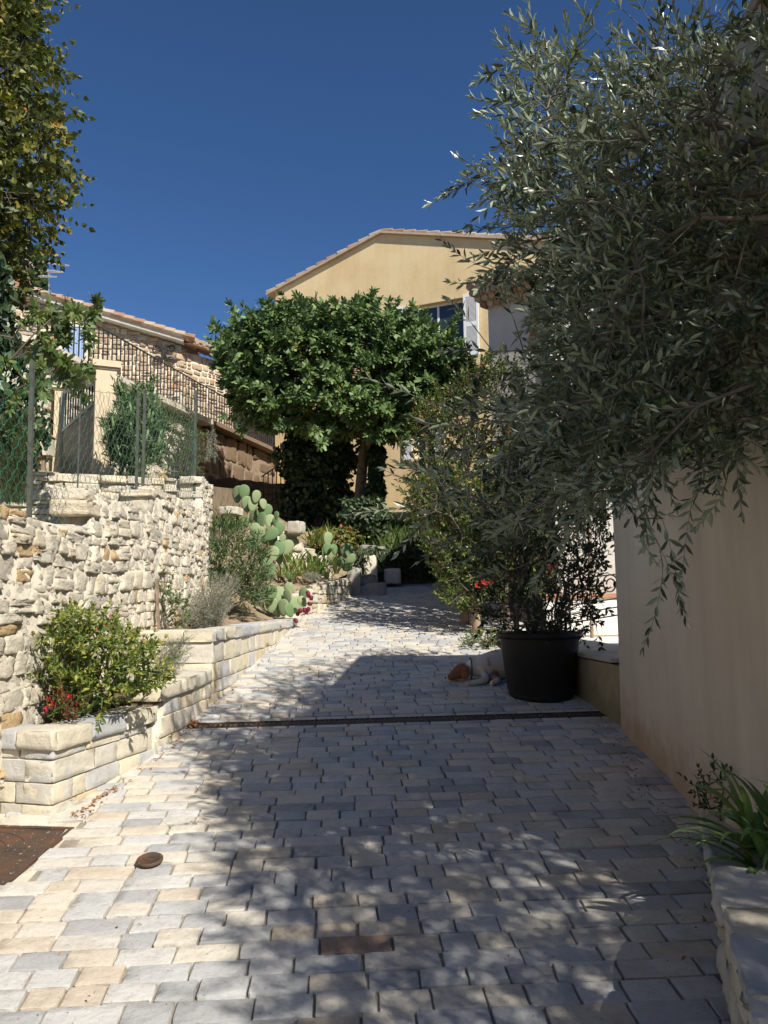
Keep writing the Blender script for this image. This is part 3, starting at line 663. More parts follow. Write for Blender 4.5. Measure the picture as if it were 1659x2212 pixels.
# white garden wall with tile strip, iron railing, slabs
o = thing('garden_wall', 'bright white sunlit garden wall behind the potted shrub, terracotta tiles on top', 'wall', (2.6, 9.8, 1.1))
mb = MB(); mb.box((1.95, 9.7, .9), (7.5, 9.9, 1.56)); mb.build('wall', MAT['whitewall'], o)
mb = MB(); mb.box((1.92, 9.67, 1.563), (7.5, 9.93, 1.61)); mb.build('coping', MAT['terracotta'], o)
o = thing('stone_stair', 'dark grey stair slabs rising behind the white garden wall', 'stairs', (3.3, 10.4, 1.1))
for i in range(5):
    mb = MB(); mb.box((2.75+.10*i, 10.05+.28*i, 1.0), (4.2, 10.33+.28*i, 1.72+.17*i)); mb.build('step', MAT['greyslab'], o)
o = thing('iron_railing', 'black wrought iron railing with scroll in front of the white garden wall', 'railing', (2.4, 8.6, 1.1))
a0 = PY(1255, 1345, 8.4); a1 = PY(1345, 1325, 8.4)
for v0, v1 in ((1341, 1326), (1322, 1309), (1303, 1290), (1247, 1238)):
    mb = MB(); mb.bar(PY(1225, v0+6, 8.4), PY(1350, v1, 8.4), .014); mb.build('bar', MAT['iron'], o)
mb = MB(); P = [PY(1318, 1262, 8.4)+np.array([math.cos(t)*.09*(1-t/16), 0, math.sin(t)*.11*(1-t/16)]) for t in np.linspace(0, 9.5, 30)]; mb.tube(P, .009, 6); mb.build('scroll', MAT['iron'], o)
for u in (1230, 1345):
    mb = MB(); p = PY(u, 1300, 8.4); mb.bar((p[0], p[1], 1.1), (p[0], p[1], 1.9), .02); mb.build('post', MAT['iron'], o)

# near planter of flagstones, bottom right
NP = [(.62, 1.3), (1.01, 2.5), (1.25, 3.2), (1.52, 3.95)]
npz = lambda s: float(np.interp(along(NP, s)[0][1], [1.3, 2.5, 3.1, 3.95], [.74, .68, .60, .52]))
o = masonry('flagstone_planter', NP, lambda s: gz(along(NP, s)[0][1])-.06, lambda s: npz(s)-.04, .09, .26, .2, RUB, MAT['cut'], MAT['mortar'], gap=.012, jit=.4, wav=.01, depthj=.012, side=-1, core_inset=.03, tintf=lambda s, z: rng.uniform(.3, .95))
mb = MB(); its = []
s = 0
while s < plen(NP)-.05:
    l = rng.uniform(.24, .42); p, t = along(NP, s+l/2); nn = np.array([t[1], -t[0]])
    for k in range(3):
        wd = .22; c = np.array([p[0]+nn[0]*(.08+wd*k), p[1]+nn[1]*(.08+wd*k), npz(s+l/2)-.02+rng.normal(0, .004)])
        B = np.stack([[t[0], t[1], 0], [-t[1], t[0], 0], [0, 0, 1]], 1)
        its.append((c, (l/2-.004, wd/2-.002, .028), B, rng.uniform(.0, .7)))
    s += l
stones(mb, RUB, its); mb.build('coping', MAT['cut'], o, True)
tag(o, 'low stone planter with flagstone top in the lower right corner', 'planter')
struct(prismobj('planter_soil', [(1.62, 3.0), (1.62, 3.2), (7, 3.2), (7, -1), (1.2, -1)], .0, .56, MAT['soil']))

oh = thing('skylight_blocker_house', 'tall house block added unseen behind the viewpoint, left side, to hold back skylight', 'house', (-4, -6, 0))  # added out of view: blocks skylight so the lane's shade gets darker
mb = MB(); mb.prism([(-12, -11), (-1.2, -11), (-1.2, -4), (-12, -4)], -1.5, 7.6); mb.build('wall', MAT['ochre'], oh)
mb = MB(); mb.add([(-12.3, -11.3, 7.6), (-.9, -11.3, 7.6), (-.9, -3.7, 7.6), (-12.3, -3.7, 7.6), (-12.3, -7.5, 9.2), (-.9, -7.5, 9.2)], [(0, 1, 5, 4), (3, 4, 5, 2), (0, 4, 3), (1, 2, 5), (0, 3, 2, 1)]); mb.build('roof', MAT['tile'], oh)
oh = thing('skylight_blocker_house', 'lower house block added unseen behind the viewpoint, right side, to hold back skylight', 'house', (9, -2, 0))  # second added skylight blocker, out of view and kept below the sun's path
mb = MB(); mb.prism([(6.5, -6), (14, -6), (14, 2.4), (6.5, 2.4)], -1.5, 5.6); mb.build('wall', MAT['ochre'], oh)
mb = MB(); mb.add([(6.3, -6.2, 5.6), (14.2, -6.2, 5.6), (14.2, 2.6, 5.6), (6.3, 2.6, 5.6), (10.2, -6.2, 6.8), (10.2, 2.6, 6.8)], [(0, 4, 5, 3), (4, 1, 2, 5), (0, 1, 4), (3, 5, 2), (0, 3, 2, 1)]); mb.build('roof', MAT['tile'], oh)

# ================================================================ YELLOW HOUSE
c25, s25 = math.cos(R(25)), math.sin(R(25)); AP = PY(825, 506, 22.0); YE = np.array([c25, -s25, 0]); YB = np.array([s25, c25, 0])
def yh(s, d, z): q = AP+YE*s+YB*d; return np.array([q[0], q[1], z])
house = thing('yellow_house', 'ochre yellow rendered gable house behind the fig tree with white louvred shutters', 'house', tuple(yh(0, 0, 2.5)))
pl, pr_ = .30, .262; sL, sR = -3.62, 6.2
def rz(s): return AP[2]-(pl*-s if s < 0 else pr_*s)
def onface(u, v):
    d = ray(u, v); nrm = -YB; t = ((AP-EYE)@nrm)/(d@nrm); q = EYE+d*t; return (q-AP)@YE, q[2]
# window openings from the photograph
w1a = onface(880, 652); w1b = onface(1001, 800); W1 = (onface(884, 700)[0], onface(1001, 700)[0], onface(1003, 790)[1], onface(1001, 642)[1])
W2 = (onface(893, 900)[0], onface(936, 900)[0], onface(960, 985)[1], onface(960, 893)[1])
mb = MB()
cols = sorted([sL, W1[0], W1[1], W2[0], W2[1], 0, sR]); 
def inside(s0, s1, z0, z1, W): return s0 >= W[0]-1e-4 and s1 <= W[1]+1e-4 and z0 >= W[2]-1e-4 and z1 <= W[3]+1e-4
zs = sorted([2.2, W1[2], W1[3], W2[2], W2[3]])
for a, b in zip(cols[:-1], cols[1:]):
    for z0, z1 in zip(zs[:-1], zs[1:]):
        if inside(a, b, z0, z1, W1) or inside(a, b, z0, z1, W2): continue
        mb.add([yh(a, 0, z0), yh(b, 0, z0), yh(b, 0, z1), yh(a, 0, z1)], [(0, 1, 2, 3)])
    mb.add([yh(a, 0, zs[-1]), yh(b, 0, zs[-1]), yh(b, 0, rz(b)), yh(a, 0, rz(a))], [(0, 1, 2, 3)])
D = 9
mb.add([yh(sL, 0, 2.2), yh(sL, D, 2.2), yh(sL, D, rz(sL)), yh(sL, 0, rz(sL)), yh(sR, 0, 2.2), yh(sR, D, 2.2), yh(sR, D, rz(sR)), yh(sR, 0, rz(sR)), yh(0, D, rz(0))], [(0, 3, 2, 1), (4, 5, 6, 7), (1, 2, 8, 6, 5)])
for W in (W1, W2):
    q = .28
    mb.add([yh(W[0], 0, W[2]), yh(W[1], 0, W[2]), yh(W[1], 0, W[3]), yh(W[0], 0, W[3]), yh(W[0], q, W[2]), yh(W[1], q, W[2]), yh(W[1], q, W[3]), yh(W[0], q, W[3])], [(0, 4, 5, 1), (1, 5, 6, 2), (2, 6, 7, 3), (3, 7, 4, 0)])
mb.build('wall', MAT['ochre'], house)
roof = MB()
for (a, b) in ((sL-.28, 0), (0, sR+.2)):
    t0 = .05
    P = [yh(a, -.12, rz(a)), yh(b, -.12, rz(b)), yh(b, D+.1, rz(b)), yh(a, D+.1, rz(a))]
    roof.add(P+[p+np.array([0, 0, .06]) for p in P], [(0, 1, 2, 3), (7, 6, 5, 4), (0, 4, 5, 1), (1, 5, 6, 2), (2, 6, 7, 3), (3, 7, 4, 0)], .6)
    n = int(abs(b-a)/.34)
    for i in range(n):                               # verge tiles overlapping down the slope
        s0 = b+(a-b)*i/n if a < 0 else a+(b-a)*i/n; s1 = s0+(.36 if b > 0 else -.36)
        P0 = yh(s0, -.04, rz(s0)+.085); P1 = yh(s1, -.04, rz(s1)+.115)
        roof.tube([P0, P1], [.05, .065], 8, rng.uniform(.1, .95))
        for d_ in (.35, .62): roof.tube([P0+YB*d_, P1+YB*d_], [.075, .10], 6, rng.uniform(.1, .95))
r_ = roof.build('roof', MAT['tile'], house)
def shutter(S0, S1, z0, z1, off, ang=0):
    # louvred leaf lying open against the wall; S0..S1 along the facade
    mb = MB(); t = .045; st = .07*abs(S1-S0)/.5
    Mx = (np.stack([YE, YB, np.array([0, 0, 1.])], 1), AP*np.array([1, 1, 0]))
    def b(x0, x1, za, zb, d0=off, d1=off+t): mb.box((x0, -d1, za), (x1, -d0, zb), .5, Mx)
    b(S0, S0+st, z0, z1); b(S1-st, S1, z0, z1); zm = (z0+z1)/2
    for za, zb in ((z0, z0+.11), (zm-.06, zm+.06), (z1-.09, z1)): b(S0+st, S1-st, za, zb)
    k = 22
    for lo, hi in ((z0+.11, zm-.06), (zm+.06, z1-.09)):
        for i in range(k):
            z = lo+(hi-lo)*(i+.5)/k; h = (hi-lo)/k
            P = [(S0+st, off+.005, z+h*.4), (S1-st, off+.005, z+h*.4), (S1-st, off+t-.006, z-h*.35), (S0+st, off+t-.006, z-h*.35)]
            Q = [AP*np.array([1, 1, 0])+YE*p[0]-YB*p[1]+np.array([0, 0, p[2]]) for p in P]
            mb.add(Q+[q_+np.array([0, 0, .012]) for q_ in Q], [(0, 3, 2, 1), (4, 5, 6, 7), (0, 1, 5, 4), (2, 3, 7, 6)])
    return mb
def window(W, nm):
    Mx = (np.stack([YE, YB, np.array([0, 0, 1.])], 1), AP*np.array([1, 1, 0])); q = .2
    f = MB(); e = .06
    f.box((W[0], q, W[2]), (W[1], q+.06, W[2]+e), .5, Mx); f.box((W[0], q, W[3]-e), (W[1], q+.06, W[3]), .5, Mx)
    for x in (W[0], (W[0]+W[1]-e)/2, W[1]-e): f.box((x, q, W[2]+e), (x+e, q+.06, W[3]-e), .5, Mx)
    fr = f.build('window', MAT['white'], house)
    g = MB(); g.box((W[0]+.01, q+.02, W[2]+.01), (W[1]-.01, q+.035, W[3]-.01), .5, Mx); g.build('pane', MAT['glass'], fr)
    return fr
window(W1, 1); window(W2, 2)
for W, tops in ((W1, None), (W2, None)):
    wd = (W[1]-W[0])*.42
    sh = shutter(W[1]+.03, W[1]+.03+(onface(1037, 700)[0]-onface(1005, 700)[0] if W is W1 else wd), W[2]-.02 if W is not W1 else onface(1022, 768)[1], W[3]+.05, .03).build('shutter', MAT['white'], house)
    sh = shutter(W[0]-.03-wd, W[0]-.03, W[2]-.02, W[3]+.03, .03).build('shutter', MAT['white'], house)
# low rendered wall under the yellow house
mb = MB(); a = PY(845, 1130, 17.6); b = PY(1120, 1080, 16.8)
mb.bar((a[0], a[1], 2.45), (b[0], b[1], 2.45), .2, 2.1); o = mb.build('garden_wall', MAT['ochre']); tag(o, 'low dark ochre rendered wall right of the ivy covered fig trunk', 'wall')

# ================================================================ GREY-WHITE HOUSE right of the yellow one
gh = thing('grey_house', 'pale grey rendered house with terracotta genoise eaves seen behind the olive leaves', 'house', (2.2, 14.5, 1.5))
g0 = PY(1055, 700, 14.6); gd = unit(np.array([.80, -.60, 0])); gb = np.array([.60, .80, 0]); gL = 3.4; gzt = PY(1057, 662, 14.6)[2]
def gp_(s, d, z): q = g0+gd*s+gb*d; return (q[0], q[1], z)
mb = MB(); mb.add([gp_(0, 0, 1), gp_(gL, 0, 1), gp_(gL, 0, gzt), gp_(0, 0, gzt), gp_(0, 6, 1), gp_(gL, 6, 1), gp_(gL, 6, gzt), gp_(0, 6, gzt)], [(0, 1, 2, 3), (0, 3, 7, 4), (1, 5, 6, 2), (4, 7, 6, 5)])
mb.build('wall', MAT['greywall'], gh)
mb = MB(); Mg = (np.stack([gd, gb, np.array([0, 0, 1.])], 1), np.array([g0[0], g0[1], 0]))
for row in range(3):
    off = .10+.11*row; z = gzt+.09*row
    mb.box((-.05-off*.3, -off+.02, z+.045), (gL+.1, .3, z+.07), .8, Mg)
    k = 24
    for i in range(k):
        s0 = -.04-.05*row+(gL+.2)*i/k; P = [np.array(gp_(s0, .1, z+.03)), np.array(gp_(s0, -off-.03, z+.01))]; mb.tube(P, [.06, .068], 8, rng.uniform(0, .8))
for i in range(20):
    s0 = -.15+(gL+.4)*i/20
    for k in range(8): mb.tube([np.array(gp_(s0, -.4+.4*k, gzt+.30+.12*k)), np.array(gp_(s0, .03+.4*k, gzt+.43+.12*k))], [.085, .07], 7, rng.uniform(.2, 1))
mb.box((-.2, -.38, gzt+.26), (gL+.3, 6, gzt+.29), .6, Mg)
mb.build('roof', MAT['tile'], gh)

ax = thing('annex_house', 'low cream rendered annex behind the white garden wall, mostly hidden by leaves', 'house', (2.1, 9.95, 1.1))
mb = MB(); mb.prism([(2.15, 9.95), (7, 9.95), (7, 13.2), (2.6, 13.2)], .9, 5.8); mb.build('wall', MAT['greywall'], ax)
mb = MB(); mb.prism([(2.05, 9.85), (7, 9.85), (7, 13.3), (2.5, 13.3)], 5.803, 5.88); mb.build('roof', MAT['tile'], ax)

# ================================================================ STONE HOUSE upper left
C0 = PY(392, 737, 24.0); cx, cy = C0[0], C0[1]; zc = C0[2]
sh_ = thing('stone_house', 'brown and cream stone house above the terrace with a blue shuttered window', 'house', (cx, cy, 5.9))
A1 = (cx-5.2, cy-.9); B1 = (cx+3.3, cy+4.66)
def htop(s): return zc+.27*s
PA = [A1, (cx, cy)]; PB = [(cx, cy), B1]; LA = plen(PA)
fA = masonry('front_wall', PA, lambda s: 5.9, lambda s: htop(LA-s)-.12, .16, .30, .35, RUB, MAT['housestone'], MAT['housemortar'], gap=.045, jit=.42, wav=.05, depthj=.012, core_inset=.035, parent=sh_)
fB = masonry('side_wall', PB, lambda s: 5.9, lambda s: zc-.25, .18, .30, .35, RUB, MAT['housestone'], MAT['housemortar'], gap=.045, jit=.42, wav=.05, depthj=.012, core_inset=.035, parent=sh_)
tA = unit(np.array([cx-A1[0], cy-A1[1], 0])); nA = np.array([tA[1], -tA[0], 0]); tB = unit(np.array([B1[0]-cx, B1[1]-cy, 0])); nB = np.array([tB[1], -tB[0], 0])
mb = MB(); c = np.array([cx, cy, zc])
mb.bar(c+nA*.1+tA*.1+np.array([0, 0, -.02]), c-tA*5.0+nA*.1+np.array([0, 0, htop(5.0)-zc-.02]), .42, .17); mb.build('verge_beam', MAT['concrete'], sh_)
mb = MB()
for k in range(17):
    for r in range(9):
        p0 = c-tA*(.3*k-.25)+nA*(.34-.3*r)+np.array([0, 0, .27*(.3*k-.1)+.10]); mb.tube([p0+tA*.18-np.array([0, 0, .05]), p0-tA*.2+np.array([0, 0, .02])], [.10, .085], 7, rng.uniform(.1, 1))
for i in range(20):                                  # eaves along the side
    p = c+tB*(.28*i)+nB*.42+np.array([0, 0, -.02]); mb.tube([p, p-nB*.9+np.array([0, 0, .30])], [.09, .08], 7, rng.uniform(0, .9))
    mb.tube([p-nB*.9+np.array([0, 0, .30]), p-nB*2.2+np.array([0, 0, .62])], [.09, .08], 7, rng.uniform(0, .9))
V = [c+nB*.38+np.array([0, 0, -.08]), c+tB*5.6+nB*.38+np.array([0, 0, -.08]), c+tB*5.6-nB*2+np.array([0, 0, .45]), c-nB*.2+np.array([0, 0, .05])]
mb.add(V+[v-np.array([0, 0, .05]) for v in V], [(0, 1, 2, 3), (7, 6, 5, 4), (0, 4, 5, 1), (1, 5, 6, 2)], .15)
mb.build('roof', MAT['tile'], sh_)
def onA(u, v):
    d = ray(u, v); t = ((c-EYE)@nA)/(d@nA); q = EYE+d*t; return (q-c)@tA, q[2]
wa, wz1 = onA(139, 706); wb, _ = onA(184, 712); wz0 = onA(160, 800)[1]
MA = (np.stack([tA, nA, np.array([0, 0, 1.])], 1), np.array([cx, cy, 0]))
f = MB(); e = .16
f.box((wa-e, .0, wz0-e), (wa, .06, wz1+e), .5, MA); f.box((wb, .0, wz0-e), (wb+e, .06, wz1+e), .5, MA); f.box((wa, .0, wz1), (wb, .06, wz1+e), .5, MA); f.box((wa, .0, wz0-e), (wb, .06, wz0), .5, MA)
win = f.build('window_surround', MAT['frame'], sh_); wm = (wa+wb)/2
for x0, x1 in ((wa+.01, wm-.01), (wm+.01, wb-.01)):
    f = MB(); k = 4
    for i in range(k): f.box((x0+(x1-x0)*i/k+.004, .0, wz0+.01), (x0+(x1-x0)*(i+1)/k-.004, .035, wz1-.01), .5, MA)
    f.build('shutter', MAT['shutterblue'], win)
# wrought iron wall tie
tb = MB(); q0, qz = onA(355, 765)
def ta(x, z): return np.array([cx, cy, 0])+tA*(q0+x)+nA*.06+np.array([0, 0, qz+z])
for sx in (-1, 1):
    for sz in (-1, 1):
        tb.tube([ta(sx*(.05+.0*t+.17*(1-math.cos(t))*(1-.08*t)), sz*(.04+.16*math.sin(t)*.9+.18*t/4)) for t in np.linspace(0, 5.2, 20)], .028, 6)
tb.bar(ta(-.07, -.25), ta(.07, .25), .06); tb.build('wall_tie', MAT['iron'], sh_)
# aerial
an = thing('tv_aerial', 'silver television aerial on the stone house roof beside the cypress', 'aerial', tuple(PY(105, 640, 22.5)))
mb = MB(); b0 = PY(106, 650, 22.5); b1 = PY(106, 590, 22.5); mb.bar(b0, b1, .03); mb.build('mast', MAT['alu'], an)
for dx, dz, rows, ww in ((-.05, .32, 10, .22), (.08, .05, 5, .42), (-.02, -.12, 3, .5)):
    mb = MB(); cc = b1+np.array([dx, 0, dz-.12])
    for i in range(rows):
        z = dz; y = -.35+.11*i; p = cc+np.array([.03*i, y, .035*i]); mb.bar(p-np.array([ww/2, 0, 0]), p+np.array([ww/2, 0, 0]), .03)
    mb.bar(cc+np.array([0, -.4, 0]), cc+np.array([.03*rows, -.35+.11*rows, .035*rows]), .03); mb.build('antenna', MAT['alu'], an)
# pink chimney
p = PY(38, 610, 27); ch = thing('chimney_stack', 'pink rendered chimney stack glimpsed behind the lime tree', 'chimney', (p[0], p[1], 6))
mb = MB(); mb.box((p[0]-.35, p[1]-.3, 6), (p[0]+.35, p[1]+.3, PY(38, 572, 27)[2])); mb.build('shaft', MAT['pink'], ch)
mb = MB(); z = PY(38, 572, 27)[2]; mb.box((p[0]-.42, p[1]-.37, z), (p[0]+.42, p[1]+.37, z+.12)); mb.build('cap', MAT['concrete'], ch)

# ================================================================ RAILINGS, GATE, FENCE
def railing(name, label, P, hgt, gapb, cat='railing', r=.011, knob=True, base=.03):
    t = thing(name, label, cat, tuple(P[0])); P = [np.array(p) for p in P]
    for dz, nm, wv in ((hgt, 'top_rail', .035), (base, 'bottom_rail', .03)):
        mb = MB()
        for a, b in zip(P[:-1], P[1:]): mb.bar(a+np.array([0, 0, dz]), b+np.array([0, 0, dz]), wv, wv*.6)
        mb.build(nm, MAT['iron'], t)
    poly = np.array([p[:2] for p in P]); L = plen(poly); zz = np.array([p[2] for p in P]); cs = np.concatenate([[0], np.cumsum(np.linalg.norm(np.diff(poly, axis=0), axis=1))])
    mb = MB(); mb.bar((0, 0, 0), (0, 0, hgt), r*2); me = mb.mesh('baluster'); me.materials.append(MAT['iron'])
    mk = MB(); mk.bar((0, 0, 0), (0, 0, hgt), r*2); mk.lathe([(.0, hgt*.52), (.03, hgt*.55), (.0, hgt*.58)], n=8); mek = mk.mesh('baluster'); mek.materials.append(MAT['iron'])
    n = min(100, int(L/gapb))
    for i in range(n):
        s = (i+.5)*L/n; p, _ = along(poly, s); inst('baluster', mek if knob and i % 5 == 0 else me, (p[0], p[1], float(np.interp(s, cs, zz))), t)
    return t
dz = np.array([0, 0, 0.0])
RL = [PZ(118, 765, 6.0), PZ(250, 823, 6.0), PZ(424, 905, 6.0), PZ(542, 958, 6.0), PZ(590, 980, 6.0)]
railing('iron_railing', 'long black iron railing along the high terrace in front of the stone house', RL, .92, .145)
sa, sb = PY(565, 1100, 18.0), PY(655, 1035, 18.9); sc_ = PY(710, 1030, 18.9)
railing('stair_railing', 'dark iron stair railing in the shade left of the fig trunk', [sa, sb, sc_], .75, .12, knob=False)
# gate and pillars
def pillar(u0, u1, vtop, vbot, y, label):
    a = PY(u0, vbot, y); b = PY(u1, vbot, y); zt = PY(u0, vtop, y)[2]; zb = a[2]-.3; w_ = (b[0]-a[0])*.9; cx_ = (a[0]+b[0])/2
    t = thing('gate_pillar', label, 'pillar', (cx_, y, a[2]), 'cream gate pillars'); Mp = (np.array([[math.cos(.42), -math.sin(.42), 0], [math.sin(.42), math.cos(.42), 0], [0, 0, 1]]), np.array([cx_, y, 0])); h = w_*.40
    mb = MB(); k = 5; H = zt-.09-zb
    for i in range(k): mb.box((-h, -h, zb+H*i/k+.006), (h, h, zb+H*(i+1)/k), .5, Mp); mb.box((-h+.006, -h+.006, zb+H*i/k-.004), (h-.006, h-.006, zb+H*i/k+.01), .5, Mp)
    mb.build('shaft', MAT['pillar'], t); mb = MB(); mb.box((-h-.05, -h-.05, zt-.09), (h+.05, h+.05, zt), .5, Mp); mb.box((-h-.02, -h-.02, zt-.12), (h+.02, h+.02, zt-.088), .5, Mp); mb.build('cap', MAT['pillar'], t); return np.array([cx_, y, 0]), h
pA, hA = pillar(192, 252, 786, 1030, 11.0, 'nearer and taller cream gate pillar with square cap behind the wire fence')
pB, hB = pillar(108, 148, 832, 1012, 13.6, 'farther cream gate pillar left of the iron gate')
gt = thing('iron_gate', 'iron gate with upright bars over a dark solid lower panel between cream pillars', 'gate', (pB[0], pB[1], 3.3))
d_ = unit(pA-pB); g1 = pB+d_*(hB+.08); g2 = pA-d_*(hA+.06); zb1, zb2 = 3.35, 3.35; zt1 = PY(133, 848, g1[1])[2]; zt2 = PY(190, 826, g2[1])[2]; zm = PY(140, 932, g1[1])[2]
mb = MB(); mb.bar((g1[0], g1[1], zb1), (g1[0], g1[1], zt1), .07); mb.bar((g2[0], g2[1], zb2), (g2[0], g2[1], zt2), .05); mb.bar((g1[0], g1[1], zt1), (g2[0], g2[1], zt2), .05); mb.bar((g1[0], g1[1], zm), (g2[0], g2[1], zm), .05); mb.build('frame', MAT['gateframe'], gt)
mb = MB(); mb.bar((g1[0], g1[1], (zb1+zm)/2), (g2[0], g2[1], (zb1+zm)/2), .02, zm-zb1-.06); mb.build('panel', MAT['panel'], gt)
mb = MB(); mb.bar((0, 0, 0), (0, 0, 1), .018); me = mb.mesh('gate_bar'); me.materials.append(MAT['iron'])
for i in range(1, 14):
    f = i/14; q = g1+(g2-g1)*f; inst('bar', me, (q[0], q[1], zm), gt, scale=(1, 1, (zt1+(zt2-zt1)*f)-zm))
mbx = thing('letter_box', 'small beige letter box beside the farther gate pillar', 'letter box', tuple(PY(95, 985, 13)))
q = PY(95, 985, 13); mb = MB(); mb.box((q[0]-.14, 12.9, q[2]), (q[0]+.14, 13.1, q[2]+.30)); mb.build('box', MAT['frame'], mbx); mb = MB(); mb.box((q[0]-.16, 12.88, q[2]+.303), (q[0]+.16, 13.12, q[2]+.33)); mb.build('lid', MAT['pillar'], mbx)
mb = MB(); mb.bar((q[0], 13, q[2]-1), (q[0], 13, q[2]-.003), .06); mb.build('stake', MAT['wood'], mbx)

FX = -2.09
fz0 = lambda y: 2.02 if y < 5.3 else 2.28 if y < 6.58 else 2.52
fz1 = lambda y: float(np.interp(y, [3.0, 4.6, 5.4, 6.75, 8.66], [2.97, 2.95, 3.0, 3.34, 3.86]))
fe = thing('wire_fence', 'green chicken wire fence on steel posts along the rubble wall', 'fence', (FX, 4.6, 2.05))
def wirepanel(ya, yb, mat, w=.046, rad=.0014):
    P0, P1 = [], []; n = int((yb-ya)/w)
    for i in range(n+1):
        y = ya+i*w; z = fz0(y)-.02; top = fz1(y); sg = 1 if i % 2 else -1; x = FX; j = 0
        ph = 1 if i % 2 else -1; cur = np.array([x, y+ph*w*.42, z])
        while cur[2] < top:
            nx1 = cur+np.array([0, 0, w*.55]); sl_ = rng.normal(0, .0015)
            P0.append(cur.copy()); P1.append(nx1.copy()); ph = -ph
            nx2 = nx1+np.array([rng.normal(0, .001), ph*w*.84+sl_, w*.55]); P0.append(nx1.copy()); P1.append(nx2.copy()); cur = nx2
    mb = MB(); mb.segs(P0, P1, rad, rad, 3); return mb.build('mesh_panel', mat, fe)
wirepanel(2.9, 4.62, MAT['wiregreen'], .060, .0013); wirepanel(4.66, 5.36, MAT['wire']); wirepanel(5.40, 6.76, MAT['wire']); wirepanel(6.80, 8.66, MAT['wire'])
for y, r in ((2.9, .016), (4.64, .014), (6.62, .012), (6.80, .013), (8.66, .015)):
    mb = MB(); mb.bar((FX+.012, y, fz0(y-.05)-.1), (FX+.012-.02*(y == 4.64), y+.0, fz1(y)+.05), r*1.7, r*1.7); mb.build('post', MAT['postgreen'], fe)
mb = MB(); mb.tube([(FX, 5.38, 2.0), (FX, 5.38, 2.30), (FX, 5.38, 3.0)], .006, 5); mb.build('post', MAT['postgreen'], fe)
mb = MB(); P0 = []; P1 = []
for i in range(260):
    y = 8.66+rng.normal(0, .03); x = FX+rng.normal(0, .02); z = rng.uniform(2.5, 3.6); P0.append((x, y, z)); P1.append((x+rng.normal(0, .02), y+rng.normal(0, .03), z+rng.uniform(-.06, .06)))
mb.segs(P0, P1, .0013, .0013, 3); struct(mb.build('rolled_wire', MAT['wiregreen'], fe), 'stuff')

# ================================================================ IRONWORK IN THE PAVING
dr = thing('drain_channel', 'rusty slotted drain grate crossing the paved lane', 'drain', (0, 5.84, .70))
dd = np.array([DR1[0]-DR0[0], DR1[1]-DR0[1], SLOPE*(DR1[1]-DR0[1])]); LD = np.linalg.norm(dd); dx_ = dd/LD; nzv = np.array([0, -math.sin(sl), math.cos(sl)]); dy_ = np.cross(nzv, dx_); nzv = np.cross(dx_, dy_)
MD = (np.stack([dx_, dy_, nzv], 1), np.array([DR0[0], DR0[1], gz(DR0[1])]))
mb = MB(); mb.box((0, -.070, -.004), (LD, -.058, .004), .5, MD); mb.box((0, .058, -.004), (LD, .070, .004), .5, MD); mb.build('frame', MAT['rust'], dr)
mb = MB(); k = 88
for i in range(k): mb.box((LD*i/k+.008, -.055, -.006), (LD*(i+1)/k-.008, .055, .002), .5, MD)
mb.box((0, -.006, -.010), (LD, .006, -.0062), .5, MD); mb.build('grate', MAT['rust'], dr)
mb = MB(); mb.box((0, -.058, -.04), (LD, .058, -.0115), .5, MD); mb.build('channel', MAT['black'], dr)
for i in range(0): pass
its = []                                                   # edge setts both sides of the drain
for sg in (-1, 1):
    x = 0
    while x < LD:
        l = rng.uniform(.16, .24); cc = MD[1]+dx_*(x+l/2)+dy_*sg*(.107)-nzv*.031; its.append((cc, (l/2-.006, .033, .034), MD[0], rng.uniform(0, .8))); x += l
mb = MB(); stones(mb, PAV, its); struct(mb.build('drain_edge_paving', MAT['paver'], None, True))
cv = thing('access_cover', 'rusty square steel access cover at the left edge of the paving', 'cover', (-1.9, 3.73, .45))
Mc = (np.stack([(1, 0, 0), (0, math.cos(sl), math.sin(sl)), (0, -math.sin(sl), math.cos(sl))], 1), np.array([-1.9, 3.73, gz(3.73)]))
ac = -.10; rot = np.array([[math.cos(ac), -math.sin(ac), 0], [math.sin(ac), math.cos(ac), 0], [0, 0, 1]]); Mc = (Mc[0]@rot, Mc[1])
mb = MB(); mb.box((-.34, -.27, -.02), (.34, .27, .002), .5, Mc)
for r in (.09, .17, .25):
    P = [Mc[1]+Mc[0]@np.array([math.cos(t)*r, math.sin(t)*r*.9, .002]) for t in np.linspace(0, 6.283, 40)]; mb.tube(P, .004, 5)
mb.build('plate', MAT['rust'], cv)
mb = MB()
for lo, hi in (((-.36, -.295, -.02), (.36, -.272, .008)), ((-.36, .272, -.02), (.36, .295, .008)), ((.342, -.272, -.02), (.36, .272, .008)), ((-.36, -.272, -.02), (-.342, .272, .008))): mb.box(lo, hi, .5, Mc)
mb.build('frame', MAT['rust'], cv)
mb = MB(); mb.prism([(-2.4, 3.3), (-1.5, 3.38), (-1.52, 4.12), (-2.4, 4.4)], 0, .001); 
for v in mb.V[0]: v[2] = gz(v[1])-.008+(v[2])
struct(mb.build('mortar_strip', MAT['mortar']))
kc = thing('key_cap', 'small round rusty stopcock cap standing slightly proud of the paving', 'cap', (KEYC[0], KEYC[1], .43))
Mk = np.stack([(1, 0, 0), (0, math.cos(sl*1.6), math.sin(sl*1.6)), (0, -math.sin(sl*1.6), math.cos(sl*1.6))], 1)
def kcm(prof, mat, nm, sc_=1):
    mb = MB(); mb.lathe(prof, n=28); mb.V[0] = mb.V[0]@Mk.T+np.array([KEYC[0], KEYC[1], gz(KEYC[1])]); return mb.build(nm, mat, kc, True)
kcm([(.034, -.01), (.034, .012), (.052, .014), (.056, .018), (.056, .027), (.050, .031), (.046, .027), (0, .026)], MAT['rust'], 'lid')
